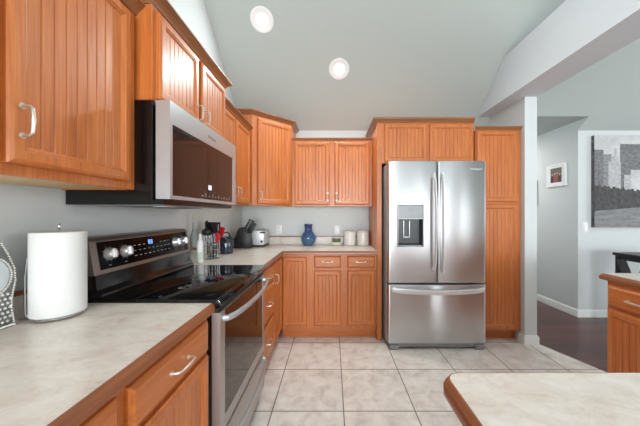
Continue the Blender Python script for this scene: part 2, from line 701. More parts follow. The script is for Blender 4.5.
mb = MB()
mb.prism([(YREAR, 0), (YB + 0.12, 0), (YB + 0.12, ZB + 0.02), (YB, zc(YB) + 0.02), (YR, ZR + 0.02), (YREAR, ZREAR + 0.02)], 0, XL - 0.12, XL)
struct('wall_left', mb, 'wall')
mb = MB().box(XL, 1.876, YB, YB + 0.12, 0, ZB + 0.06)
struct('wall_back', mb, 'wall')
mb = MB()
mb.prism([(2.647, 0), (2.647, 2.41), (3.214, 2.41), (3.35, zc(3.35)), (3.35, 0)], 0, 1.876, 1.995)
mb.box(1.876, 1.995, 3.35, 6.3, 0, 2.42)
struct('wall_partition', mb, 'wall')
mb = MB().box(3.03, 7.0, YB, YB + 0.12, 0, ZB + 0.003)
mb.prism([(3.2, zc(3.2)), (3.2, 2.56), (3.47, 2.56), (3.47, 2.2), (3.35, zc(3.35))], 0, 3.029, 3.0355)
struct('wall_dining', mb, 'wall')
mb = MB().box(3.03, 3.15, YB + 0.12, 6.3, 0, 2.42)
struct('wall_hall', mb, 'wall')
mb = MB().box(1.876, 3.15, 6.3, 6.42, 0, 2.5)
struct('wall_hall_end', mb, 'wall')
mb = MB()
mb.prism([(YREAR, 0), (YB + 0.12, 0), (YB + 0.12, ZB + 0.02), (YR, ZR + 0.02), (YREAR, ZREAR + 0.02)], 0, 7.0, 7.12)
struct('wall_right', mb, 'wall')
# rear wall with two window openings
mb = MB()
for x0, x1, z0, z1 in ((XL, -1.0, 0, 2.4), (-1.0, 1.8, 0, 0.3), (-1.0, 1.8, 2.2, 2.4), (1.8, 2.4, 0, 2.4), (3.99, 4.08, 0, 2.4), (4.62, 5.65, 0, 2.4), (6.15, 7.0, 0, 2.4),
                       (2.4, 3.99, 0, 0.3), (2.4, 3.99, 2.2, 2.4), (4.08, 4.62, 0, 0.3), (4.08, 4.62, 2.2, 2.4), (5.65, 6.15, 0, 0.3), (5.65, 6.15, 2.2, 2.4)):
    mb.box(x0, x1, YREAR - 0.12, YREAR, z0, z1)
struct('wall_rear', mb, 'wall')

# vaulted ceiling
mb = MB()
for x0, x1, ye in ((XL - 0.1, 1.995, YB + 0.1), (1.995, 3.036, 3.2), (3.036, 7.1, YB + 0.1)):
    mb.prism([(YR, ZR), (ye, zc(ye)), (ye, zc(ye) + 0.12), (YR, ZR + 0.12)], 0, x0, x1)
mb.prism([(YR, ZR), (YREAR - 0.1, ZREAR), (YREAR - 0.1, ZREAR + 0.12), (YR, ZR + 0.12)], 0, XL - 0.1, 7.1)
struct('ceiling', mb, 'ceiling')
mb = MB().box(1.995, 3.03, 3.2, 6.3, 2.42, 2.52)
struct('ceiling.001', mb, 'ceiling')

mb = MB().prism([(YREAR, 2.41), (3.214, 2.41), (2.708, 2.83), (YREAR, 2.83)], 0, 1.71, 1.995)
struct('trim_1', mb, 'beam')

bprof = [(0, 0), (0.014, 0), (0.014, 0.07), (0.008, 0.085), (0.0, 0.09)]
mb = MB().sweep([(1.876, 2.73), (1.876, 2.647), (1.995, 2.647), (1.995, 6.3)], bprof)
struct('baseboard_partition', mb, 'white_trim')
mb = MB().sweep([(3.03, 6.3), (3.03, 3.35), (7.0, 3.35)], bprof)
struct('baseboard_hall', mb, 'white_trim')


# ------------------------------------------------------------------ cabinet kit (local: x along the front, -y out of it)
def rect(x0, x1, z0, z1, i, y):
    return [(x0 + i, y, z0 + i), (x1 - i, y, z0 + i), (x1 - i, y, z1 - i), (x0 + i, y, z1 - i)]


def bow_handle(parent, c, length, vertical, out=0.028):
    """arched pull with two round feet; c = (x, y, z) on the face"""
    mb = MB()
    h = length / 2
    pts = []
    for t, o in ((-1, 0), (-1, 0.45), (-0.96, 0.8), (-0.82, 1.0), (-0.4, 1.06), (0, 1.08), (0.4, 1.06), (0.82, 1.0), (0.96, 0.8), (1, 0.45), (1, 0)):
        pts.append((t * h, -o * out))
    if vertical:
        path = [(c[0], c[1] + y, c[2] + t) for t, y in pts]
    else:
        path = [(c[0] + t, c[1] + y, c[2]) for t, y in pts]
    rr = [0.005, 0.0044, 0.0042, 0.0042, 0.0044, 0.0056, 0.0044, 0.0042, 0.0042, 0.0044, 0.005]
    mb.tube(path, rr, 10, up=(1, 0, 0) if vertical else (0, 0, 1))
    for s in (-1, 1):
        q = (c[0], c[1], c[2] + s * h) if vertical else (c[0] + s * h, c[1], c[2])
        mb.tube([(q[0], q[1] + 0.0005, q[2]), (q[0], q[1] - 0.003, q[2])], 0.0085, 12)
    return part('handle', mb, 'nickel', parent)


def cab_door(cab, x0, x1, z0, z1, y=0.0, hx=None, hz=None, hl=0.076):
    """five-piece door with a beaded panel"""
    rail = 0.052
    mb = MB()
    lp = [rect(x0, x1, z0, z1, 0, y), rect(x0, x1, z0, z1, 0, y - 0.012), rect(x0, x1, z0, z1, 0.004, y - 0.017),
          rect(x0, x1, z0, z1, 0.012, y - 0.020), rect(x0, x1, z0, z1, rail - 0.018, y - 0.020),
          rect(x0, x1, z0, z1, rail - 0.015, y - 0.0165), rect(x0, x1, z0, z1, rail - 0.012, y - 0.0165), rect(x0, x1, z0, z1, rail + 0.002, y - 0.006)]
    mb.loops(lp, cap0=True)
    d = part('door', mb, 'wood_z', cab, smooth=20)
    mb = MB()
    a0, a1, c0, c1 = x0 + rail - 0.004, x1 - rail + 0.004, z0 + rail - 0.004, z1 - rail + 0.004
    n = max(3, round((a1 - a0) / 0.037))
    xs = [a0]
    for k in range(1, n):
        q = a0 + (a1 - a0) * k / n
        xs += [(q - 0.0026, 0), (q, 1), (q + 0.0026, 0)]
    prof = [(a0, y - 0.010)] + [(q[0], y - 0.010 + 0.0035 * q[1]) for q in xs[1:]] + [(a1, y - 0.010)]
    mb.loops([[(px, py, c0) for px, py in prof], [(px, py, c1) for px, py in prof]], closed=False)
    part('beaded_panel', mb, 'wood_z', d, smooth=10)
    if hx is not None:
        bow_handle(d, (hx, y - 0.02, hz), hl, True)
    return d


def cab_drawer(cab, x0, x1, z0, z1, y=0.0, hl=0.1, handle=True):
    mb = MB()
    lp = [rect(x0, x1, z0, z1, 0, y), rect(x0, x1, z0, z1, 0, y - 0.010), rect(x0, x1, z0, z1, 0.004, y - 0.014),
          rect(x0, x1, z0, z1, 0.014, y - 0.020)]
    mb.loops(lp, cap0=True, cap1=True)
    d = part('drawer', mb, 'wood_x', cab, smooth=20)
    if handle:
        bow_handle(d, ((x0 + x1) / 2, y - 0.02, (z0 + z1) / 2), hl, False)
    return d


CROWN = [(0.0, 0.0), (0.006, 0.0), (0.010, 0.006), (0.014, 0.014), (0.026, 0.024), (0.034, 0.030), (0.036, 0.036), (0.042, 0.036), (0.042, 0.044), (0.0, 0.044)]


def crown(cab, path, z, k=1.0, kz=1.0):
    mb = MB().sweep(path, [(o * k, z + h * kz) for o, h in CROWN])
    return part('crown_molding', mb, 'crown', cab, smooth=25)


def upper_cab(label, loc, rz, W, D, z0, z1, doors, crown_path=None, group=None, crown_k=(1, 1), inset=True, side=None):
    c = thing('wall_cabinet', label, 'cabinet', (loc[0], loc[1], z0), rz, group)
    h = z1 - z0
    mb = MB()
    t = 0.016
    mb.box(0, t, 0.018, D, 0, h).box(W - t, W, 0.018, D, 0, h).box(t, W - t, D - 0.008, D, 0.02, h).box(t, W - t, 0.018, D - 0.008, h - t, h)
    part('cabinet_box', mb, 'wood_z', c)
    mb = MB()
    xs = [0.0] + [v for d in doors for v in (d[0] + 0.012, d[1] - 0.012)] + [W]
    for k in range(0, len(xs), 2):
        mb.box(xs[k], xs[k + 1], 0, 0.018, 0, h, 0.0008, 1)
    for k in range(1, len(xs) - 1, 2):
        mb.box(xs[k], xs[k + 1], 0.0004, 0.018, 0, 0.04)
        mb.box(xs[k], xs[k + 1], 0.0004, 0.018, h - 0.045, h)
    part('face_frame', mb, 'wood_z', c)
    mb = MB().box(t, W - t, 0.018, D - 0.008, 0.003, 0.015)
    part('bottom_panel', mb, 'maple', c, 'pale unstained underside panel')
    for d in doors:
        cab_door(c, d[0], d[1], d[2] - z0, d[3] - z0, 0.0, d[4] if len(d) > 4 else None, (d[5] - z0) if len(d) > 5 else None)
    if crown_path:
        crown(c, crown_path, h, *crown_k)
    return c


LEFT, RIGHT = R(90), R(-90)
ZT = 0.902
# --- wall cabinet in the near left
XF = -0.815
X0 = XF
D = XF - XL - 0.003
y0 = -0.25
upper_cab('glossy wall cabinet at the near end, biggest in view, left of the microwave', (XF, y0, 0), LEFT, 1.122 - y0, D, 1.368, 2.09,
          [(0.21 - y0, 0.635 - y0, 1.397, 2.075, 0.60 - y0, 1.508), (0.67 - y0, 1.085 - y0, 1.397, 2.075, 0.697 - y0, 1.508)],
          [(0, 0), (1.122 - y0, 0), (1.122 - y0, D)])
# --- over the microwave
XF = -0.745
D = XF - XL - 0.003
upper_cab('short wall cabinet directly above the microwave', (XF, 1.128, 0), LEFT, 0.756, D, 1.744, 2.14,
          [(0.024, 0.364, 1.757, 2.125, 0.338, 1.815), (0.394, 0.732, 1.757, 2.125, 0.42, 1.815)],
          [(0, D), (0, 0), (0.756, 0), (0.756, D)], crown_k=(1, 1.0))
# --- right of the microwave
XF = -0.815
D = XF - XL - 0.003
upper_cab('narrow wall cabinet between the microwave and the corner cabinet', (XF, 1.888, 0), LEFT, 0.790, D, 1.354, 2.08,
          [(0.02, 0.362, 1.372, 2.066, 0.335, 1.455), (0.385, 0.765, 1.372, 2.066, 0.415, 1.455)],
          [(0, 0), (0.790, 0)])
# --- back wall pair
upper_cab('two-door beaded wall cabinet over the blue vase', (-0.443, 3.02, 0), 0, 0.891, 0.327, 1.354, 2.085,
          [(0.03, 0.415, 1.372, 2.068, 0.395, 1.46), (0.472, 0.858, 1.372, 2.068, 0.492, 1.46)],
          [(0, 0), (0.891, 0)], crown_k=(0.5, 0.6))
# --- corner cabinet with a diagonal door
c = thing('wall_cabinet', 'tall diagonal corner wall cabinet above the toaster', 'cabinet', (-0.79, 2.682, 1.354), 0)
h = 2.25 - 1.354
pen = [(-0.312, 0.0), (0.0, 0.0), (0.343, 0.338), (0.343, 0.665), (-0.312, 0.665)]
part('cabinet_box', MB().prism(pen, 2, 0.022, h), 'wood_z', c)
part('bottom_panel', MB().prism([(-0.305, 0.012), (0.0, 0.012), (0.333, 0.345), (0.333, 0.655), (-0.305, 0.655)], 2, 0.012, 0.022), 'maple', c, 'pale unstained underside panel')
mb = MB()
dl = math.hypot(0.343, 0.338)
mt = Matrix.Rotation(math.atan2(0.338, 0.343), 4, 'Z')
for a, b_, q0, q1 in ((0, 0.07, 0, h), (dl - 0.045, dl, 0, h), (0.07, dl - 0.045, 0, 0.04), (0.07, dl - 0.045, h - 0.05, h)):
    mb.box(a, b_, -0.003, 0.02, q0, q1)
part('face_frame', mb.xform(mt), 'wood_z', c)
d = cab_door(c, 0.058, dl - 0.02, 0.018, h - 0.022, -0.003, 0.085, 0.10)
d.rotation_euler = (0, 0, math.atan2(0.338, 0.343))
crown(c, [(-0.312, 0.0), (0.0, 0.0), (0.343, 0.338), (0.343, 0.665)], h, 1.0, 1.0)

# --- cabinet over the refrigerator, with its floor-length side panel
XC0, YF = 0.452, 2.73
W = 1.421 - XC0
c = thing('wall_cabinet', 'two-door cabinet over the refrigerator with a floor-length side panel', 'cabinet', (XC0, YF, 0), 0)
D = YB - YF - 0.004
part('cabinet_box', MB().box(0.02, W, 0.018, D, 1.776, 2.182), 'wood_z', c)
mb = MB()
for a, b_, q0, q1 in ((0.047, 0.088, 1.776, 2.182), (W - 0.02, W, 1.776, 2.182), (0.48, 0.54, 1.776, 2.182), (0.088, W - 0.02, 1.776, 1.81), (0.088, W - 0.02, 2.14, 2.182)):
    mb.box(a, b_, 0.0004 if b_ - a > 0.07 else 0.0, 0.018, q0, q1)
part('face_frame', mb, 'wood_z', c)
part('side_panel', MB().box(0, 0.02, 0.018, D, 0.0, 2.182).box(0, 0.047, 0.0, 0.018, 0.0, 2.182, 0.001, 1), 'wood_z', c)
cab_door(c, 0.072, 0.496, 1.79, 2.17)
cab_door(c, 0.521, W - 0.004, 1.79, 2.17)
crown(c, [(0, D), (0, 0), (W, 0)], 2.182, 1.0, 1.0)

# --- pantry
PX0, PX1 = 1.423, 1.872
YP = 2.70
D = YB - YP - 0.004
W = PX1 - PX0
c = thing('pantry_cabinet', 'tall two-door pantry cabinet between the refrigerator and the white wall end', 'cabinet', (PX0, YP, 0), 0)
part('cabinet_box', MB().box(0, W, 0.018, D, 0.11, 2.10), 'wood_z', c)
mb = MB()
for a, b_, q0, q1 in ((0, 0.025, 0.11, 2.10), (W - 0.05, W, 0.11, 2.10), (0.025, W - 0.05, 0.11, 0.15), (0.025, W - 0.05, 1.35, 1.40), (0.025, W - 0.05, 2.06, 2.10)):
    mb.box(a, b_, 0.0004 if b_ - a > 0.07 else 0.0, 0.018, q0, q1)
part('face_frame', mb, 'wood_z', c)
part('toe_kick', MB().box(0, W, 0.085, 0.10, 0, 0.11), 'wood_x', c)
cab_door(c, 0.010, 0.412, 1.388, 2.09)
cab_door(c, 0.010, 0.412, 0.13, 1.366)
crown(c, [(0, 0), (W, 0)], 2.10, 0.7, 0.75)


def base_cab(label, loc, rz, W, D, stiles, doors, drawers, toe=True, end=None):
    c = thing('base_cabinet', label, 'cabinet', loc, rz)
    zt = 0.862
    mb = MB().box(0, W, 0.018, D, 0.114, zt)
    part('cabinet_box', mb, 'wood_z', c)
    mb = MB()
    for a, b_ in stiles:
        mb.box(a, b_, 0, 0.018, 0.114, zt, 0.0008, 1)
    for k in range(len(stiles) - 1):
        a, b_ = stiles[k][1], stiles[k + 1][0]
        mb.box(a, b_, 0.0004, 0.018, 0.114, 0.155)
        mb.box(a, b_, 0.0004, 0.018, zt - 0.03, zt)
        mb.box(a, b_, 0.0004, 0.018, 0.69, 0.74)
    part('face_frame', mb, 'wood_z', c)
    if toe:
        part('toe_kick', MB().box(0, W, 0.075, 0.09, 0, 0.114), 'wood_x', c)
    for d in doors:
        cab_door(c, d[0], d[1], d[2], d[3], 0.0, d[4] if len(d) > 4 else None, d[5] if len(d) > 5 else None)
    for d in drawers:
        cab_drawer(c, *d)
    return c


# --- base run, near left
y0 = -0.30
XF = -0.515
D = XF - XL - 0.003
base_cab('base cabinet under the near countertop, beside the range', (XF, y0, 0), LEFT, 1.120 - y0, D,
         [(0, 0.04), (0.185 - y0, 0.235 - y0), (0.625 - y0, 0.685 - y0), (1.085 - y0, 1.120 - y0)],
         [(0.673 - y0, 1.10 - y0, 0.13, 0.70), (0.215 - y0, 0.64 - y0, 0.13, 0.70)],
         [(0.673 - y0, 1.10 - y0, 0.718, 0.838), (0.215 - y0, 0.64 - y0, 0.718, 0.838)])
# --- base run, far left (drawers and a door) into the blind corner
y0 = 1.892
base_cab('drawer base cabinet past the range, running into the corner', (XF, y0, 0), LEFT, 3.34 - y0, D,
         [(0, 0.03), (0.43, 0.475), (0.805, 0.847)],
         [(0.465, 0.815, 0.13, 0.838, 0.49, 0.70)],
         [(0.02, 0.44, 0.718, 0.838), (0.02, 0.44, 0.43, 0.70), (0.02, 0.44, 0.13, 0.412)])
# --- base run on the back wall
X0 = -0.513
base_cab('three-door base cabinet under the blue vase and canisters', (X0, 2.74, 0), 0, 0.449 - X0, 0.60,
         [(0, 0.03), (0.245, 0.345), (0.59, 0.68), (0.93, 0.449 - X0)],
         [(0.015, 0.26, 0.149, 0.838), (0.333, 0.603, 0.149, 0.70), (0.667, 0.943, 0.149, 0.70)],
         [(0.333, 0.603, 0.729, 0.849, 0.0, 0.09), (0.667, 0.943, 0.729, 0.849, 0.0, 0.09)])
# --- right base cabinet, facing the aisle
XF = 1.694
c = base_cab('base cabinet at the far end of the right-hand counter, facing the aisle', (XF, 1.672, 0), RIGHT, 1.00, 0.58,
             [(0, 0.03), (0.345, 0.385), (0.97, 1.0)],
             [(0.012, 0.355, 0.13, 0.695), (0.375, 0.985, 0.13, 0.695)],
             [(0.012, 0.355, 0.713, 0.838), (0.375, 0.985, 0.713, 0.838)])
# --- peninsula base
c = thing('base_cabinet', 'peninsula cabinet in the foreground right under the rounded counter', 'cabinet', (0.292, 0.01, 0), 0)
part('cabinet_box', MB().box(0.018, 1.36, 0.0, 0.585, 0.10, 0.862), 'wood_z', c)
mb = MB()
mb.box(0, 0.018, 0.53, 0.588, 0.0, 0.862, 0.001, 1).box(0, 0.018, 0.0, 0.06, 0.0, 0.862, 0.001, 1)
mb.box(0.0, 0.018, 0.06, 0.53, 0.79, 0.862).box(0.0, 0.018, 0.06, 0.53, 0.0, 0.16).box(0.008, 0.018, 0.06, 0.53, 0.16, 0.79)
part('end_panel', mb, 'wood_z', c)
part('toe_kick', MB().box(0.018, 1.36, 0.08, 0.50, 0, 0.10), 'wood_x', c)


# ------------------------------------------------------------------ countertops
EDGE = [(0.0, 0.0), (0.009, 0.0), (0.014, 0.004), (0.014, 0.022), (0.010, 0.029), (0.0025, 0.0385), (0.0, 0.0385)]
CZ0 = 0.863


def rounded(path, idx, r, n=6):
    out = []
    for i, p in enumerate(path):
        if i not in idx:
            out.append(p)
            continue
        a = (Vector(path[i - 1]) - Vector(p)).normalized()
        b = (Vector(path[(i + 1) % len(path)]) - Vector(p)).normalized()
        c_ = Vector(p) + (a + b) * r
        a0 = Vector(p) + a * r - c_
        b0 = Vector(p) + b * r - c_
        for k in range(n + 1):
            t = k / n * PI / 2
            v = c_ + a0 * math.cos(t) + b0 * math.sin(t)
            out.append((v.x, v.y))
    return out


def counter(label, poly, front, edge_mat='edge_y', splashes=()):
    L = (poly[0][0], poly[0][1], CZ0)
    c = thing('countertop', label, 'countertop', L)
    s = (-L[0], -L[1], 0)
    part('laminate_top', MB().prism(poly, 2, 0.0, ZT - CZ0).shift(s), 'laminate', c)
    part('wood_edge', MB().sweep(front, EDGE).shift(s), edge_mat, c, 'brown wooden front edge')
    for (x0, x1, q0, q1, fx) in splashes:
        b = part('backsplash', MB().box(x0, x1, q0, q1, ZT - CZ0, 0.985 - CZ0).shift(s), 'laminate', c)
        e = 0.003
        part('wood_cap', MB().box(x0, x1 + (e if fx == 'x' else 0), q0 - (e if fx == 'y' else 0), q1, 0.985 - CZ0, 1.0 - CZ0, 0.002, 1).shift(s), 'edge_x' if fx == 'y' else 'edge_y', b, 'wooden strip capping the backsplash')
    return c


counter('mottled beige countertop under the paper towels, near left', [(XL + 0.002, -0.30), (-0.496, -0.30), (-0.496, 1.122), (XL + 0.002, 1.122)],
        [(-0.496, -0.30), (-0.496, 1.122)], 'edge_y', [(XL + 0.002, XL + 0.018, -0.30, 1.122, 'x')])
counter('L-shaped countertop in the corner holding the vase and knife block', [(XL + 0.002, 1.889), (-0.496, 1.889), (-0.496, 2.714), (0.448, 2.714), (0.448, 3.346), (XL + 0.002, 3.346)],
        [(-0.496, 1.889), (-0.496, 2.714), (0.448, 2.714)], 'edge_x',
        [(XL + 0.002, XL + 0.018, 1.889, 3.346, 'x'), (XL + 0.018, 0.448, 3.33, 3.346, 'y')])
pen = [(0.262, -0.05), (2.3, -0.05), (2.3, 0.628), (0.262, 0.628)]
pp = rounded(pen, (3,), 0.03)
fr = [p for p in rounded([(2.3, -0.05), (2.3, 0.628), (0.262, 0.628), (0.262, -0.05)], (2,), 0.03)][1:]
counter('peninsula countertop with a rounded corner in the foreground', pp, fr, 'edge_y')
counter('countertop end beyond the peninsula, seen almost edge on at the right', [(1.686, 0.645), (1.686, 1.690), (2.3, 1.690), (2.3, 0.645)],
        [(2.3, 1.690), (1.686, 1.690), (1.686, 0.645)], 'edge_y')

# ------------------------------------------------------------------ range
RY0, RY1 = 1.127, 1.885
L = (-0.78, 1.506, 0)
rg = thing('electric_range', 'black and stainless electric range with a smooth glass cooktop', 'range', L)
sh = (-L[0], -L[1], 0)
part('body', MB().box(-1.095, -0.505, RY0, RY1, 0.03, 0.893, 0.003, 1).shift(sh), 'black_enamel', rg)
for x in (-1.05, -0.56):
    for y in (1.17, 1.84):
        part('foot', MB().lathe([(0.018, 0), (0.018, 0.03)], (x, y, 0), 12).shift(sh), 'black_plastic', rg)
part('cooktop', MB().prism([(-1.0, 0.893), (-0.470, 0.878), (-0.462, 0.884), (-0.458, 0.897), (-0.464, 0.909), (-0.478, 0.916), (-1.0, 0.916)], 1, 1.124, 1.888, 0.0015).shift(sh), 'black_glass', rg)
rings = MB()
part('backguard_base', MB().prism([(-1.095, 0.893), (-0.955, 0.916), (-0.958, 0.932), (-0.978, 0.950), (-0.984, 1.010), (-1.095, 1.010)], 1, RY0 + 0.004, RY1 - 0.004, 0.002).shift(sh), 'black_enamel', rg, 'black lower part of the backguard')
bgd = part('backguard', MB().prism([(-1.095, 1.010), (-0.982, 1.010), (-0.986, 1.022), (-1.008, 1.152), (-1.016, 1.163), (-1.030, 1.168), (-1.095, 1.168)], 1, RY0, RY1, 0.003).shift(sh), 'steel_dark', rg, 'stainless sloping backguard')


def bgx(z):
    return -0.986 + (-1.008 + 0.986) * (z - 1.022) / (1.152 - 1.022)


mb = MB()
z0, z1 = 1.028, 1.147
mb.prism([(bgx(z0) - 0.004, z0), (bgx(z0) + 0.0022, z0), (bgx(z1) + 0.0022, z1), (bgx(z1) - 0.004, z1)], 1, 1.160, 1.862, 0.001)
part('control_panel', mb.shift(sh), 'panel_glass', bgd, 'black glass control panel')
# printed legends: small ticks around the knobs and the touch keys
mb = MB()


def on_panel(y, z, w, hh, t=0.0006):
    xx = bgx(z) + 0.0022
    mb.prism([(xx - 0.0004, z - hh / 2), (xx + t, z - hh / 2), (xx + t - 0.00005, z + hh / 2), (xx - 0.0004, z + hh / 2)], 1, y - w / 2, y + w / 2)


KN = (1.212, 1.305, 1.722, 1.806)
for ky in KN:
    for k in range(8):
        a = k * PI / 4 + 0.3
        on_panel(ky + 0.033 * math.cos(a), 1.091 + 0.033 * math.sin(a), 0.003, 0.003)
    on_panel(ky, 1.042, 0.014, 0.0025)
for i in range(9):
    for j in range(3):
        y = 1.375 + i * 0.035
        if 1.455 < y < 1.555 and j == 2:
            continue
        on_panel(y, 1.060 + j * 0.025, 0.013 if (i + j) % 3 else 0.018, 0.0035)
part('panel_legend', mb.shift(sh), 'print', bgd)
mb = MB()
for k, y in enumerate((1.487, 1.507)):
    for (dy, dz, w, hh) in ((0, 0.010, 0.010, 0.0025), (0, 0, 0.010, 0.0025), (0, -0.010, 0.010, 0.0025), (-0.005, 0.005, 0.0025, 0.01), (0.005, 0.005, 0.0025, 0.01), (0.005, -0.005, 0.0025, 0.01), (-0.005, -0.005, 0.0025, 0.01)):
        on_panel(y + dy, 1.118 + dz, w, hh, 0.0008)
part('clock_display', mb.shift(sh), 'led_blue', bgd, 'glowing blue clock digits')
ax = Vector((1, 0, 0.17)).normalized()
for ky in KN:
    base = Vector((bgx(1.091) + 0.0022, ky, 1.091))
    kn = part('knob', MB().tube([base, base + ax * 0.006, base + ax * 0.010, base + ax * 0.026, base + ax * 0.029], [0.028, 0.028, 0.0255, 0.0235, 0.021], 24).shift(sh), 'knob', rg)
    mb = MB()
    q = base + ax * 0.029
    mb.box(-0.004, 0.010, -0.0045, 0.0045, -0.019, 0.019, 0.002, 1).xform(Matrix.Translation(q) @ Matrix.Rotation(-0.17, 4, 'Y'))
    part('knob_grip', mb.shift(sh), 'knob', kn)
part('vent_trim', MB().box(-0.51, -0.478, RY0 + 0.004, RY1 - 0.004, 0.858, 0.882).shift(sh), 'black_plastic', rg, 'black strip over the oven door')
# oven door: steel frame with a hole for the window
mb = MB()
fy0, fy1, fz0, fz1 = 1.135, 1.877, 0.335, 0.856
wy0, wy1, wz0, wz1 = 1.185, 1.83, 0.392, 0.853
for a, b_, q0, q1 in ((fy0, wy0, fz0, fz1), (wy1, fy1, fz0, fz1), (wy0, wy1, fz0, wz0), (wy0, wy1, wz1, fz1)):
    mb.box(-0.502, -0.466, a, b_, q0, q1)
od = part('oven_door', mb.shift(sh), 'steel_range', rg)
part('oven_window', MB().box(-0.495, -0.468, wy0, wy1, wz0, wz1).shift(sh), 'oven_glass', od, 'dark glass oven window')


def arched_bar(y0_, y1_, x, bow, z, r, ry, dz=0.0, n=16):
    pts = [(x - 0.004, y0_, z)]
    for k in range(n + 1):
        t = k / n
        s = math.sin(PI * t) ** 0.6
        pts.append((x + 0.018 + (bow - 0.018) * s, y0_ + (y1_ - y0_) * t, z - dz * s))
    pts.append((x - 0.004, y1_, z))
    return MB().tube(pts, r, 14, ry=ry, up=(0, 0, 1))


part('handle', arched_bar(1.170, 1.852, -0.466, 0.062, 0.822, 0.009, 0.0135).shift(sh), 'steel_y', od, 'curved stainless handle')
dr = part('storage_drawer', MB().box(-0.502, -0.468, fy0, fy1, 0.085, 0.318, 0.003, 1).shift(sh), 'steel_range', rg)
part('handle', arched_bar(1.160, 1.852, -0.468, 0.04, 0.285, 0.008, 0.012, 0.02).shift(sh), 'steel_y', dr)
part('toe_panel', MB().box(-0.54, -0.505, fy0, fy1, 0.02, 0.085).shift(sh), 'black_plastic', rg)

# ------------------------------------------------------------------ microwave
L = (-0.9, 1.506, 1.3025)
mw = thing('microwave', 'over-the-range microwave in black and stainless under the short cabinet', 'microwave', L)
sh = (-L[0], -L[1], -L[2])
MY0, MY1 = 1.130, 1.882
part('body', MB().box(XL + 0.002, -0.742, 1.1235, MY1, 1.308, 1.741, 0.003, 1).box(-0.742, -0.695, 1.127, MY1 - 0.002, 1.308, 1.328).box(-0.742, -0.728, MY0 + 0.012, MY1 - 0.01, 1.34, 1.72).shift(sh), 'black_enamel', mw)
part('underside_panel', MB().box(XL + 0.03, -0.70, MY0 + 0.004, MY1 - 0.008, 1.3045, 1.309).shift(sh), 'steel_sheet', mw, 'steel underside with vents')
for y in (1.2, 1.56):
    part('grease_filter', MB().box(-1.03, -0.86, y, y + 0.25, 1.3025, 1.3055).shift(sh), 'mesh_filter', mw)
for y in (1.25, 1.7):
    part('surface_lamp', MB().box(-0.82, -0.76, y, y + 0.07, 1.3025, 1.3055).shift(sh), 'white_plastic', mw)
mb = MB()
dy0, dy1, dz0, dz1 = 1.122, 1.887, 1.331, 1.739
gy0, gy1, gz0, gz1 = 1.140, 1.830, 1.347, 1.645
fx = -0.668
for a, b_, q0, q1 in ((dy0, gy0, dz0, dz1), (gy1, dy1, dz0, dz1), (gy0, gy1, dz0, gz0), (gy0, gy1, gz1, dz1)):
    mb.box(-0.727, fx, a, b_, q0, q1)
md = part('door', mb.shift(sh), 'steel_y', mw, 'stainless door frame')
part('door_glass', MB().box(-0.72, fx - 0.0015, gy0, gy1, gz0, gz1).shift(sh), 'micro_glass', md, 'dark glass front')
mb = MB()
for i in range(10):
    mb.box(fx - 0.002, fx - 0.001, 1.40 + i * 0.04, 1.412 + i * 0.04, 1.362, 1.366)
    if i % 2:
        mb.box(fx - 0.002, fx - 0.001, 1.40 + i * 0.04, 1.414 + i * 0.04, 1.372, 1.3745)
part('touch_keys', mb.shift(sh), 'print', md)
part('clock_display', MB().box(fx - 0.002, fx - 0.0008, 1.475, 1.510, 1.400, 1.425).shift(sh), 'led_white', md)
text_part('logo', 'Whirlpool', 0.024, 'logo_dark', md, Vector((fx + 0.0003, 1.515, 1.688)) + Vector(sh), Matrix(((0, 0, 1), (1, 0, 0), (0, 1, 0))))

# ------------------------------------------------------------------ refrigerator
L = (0.972, 2.95, 0)
fr_ = thing('refrigerator', 'stainless french door refrigerator with a freezer drawer and water dispenser', 'refrigerator', (0.978, 2.95, 0))
sh = (-L[0], -L[1], 0)
part('body', MB().box(0.512, 1.410, 2.615, 3.315, 0.04, 1.742, 0.004, 1).shift(sh), 'dark_grey', fr_, 'dark grey side panels')
FY = 2.538


def door_y(t, w):
    """front face of a bowed door: t 0..1 across, w = width"""
    e = min(t, 1 - t) * w
    rr = 0.014
    rnd = 0.0
    if e < rr:
        rnd = rr - math.sqrt(max(0, rr * rr - (rr - e) ** 2))
    return FY + rnd - 0.004 * (1 - (2 * t - 1) ** 2)


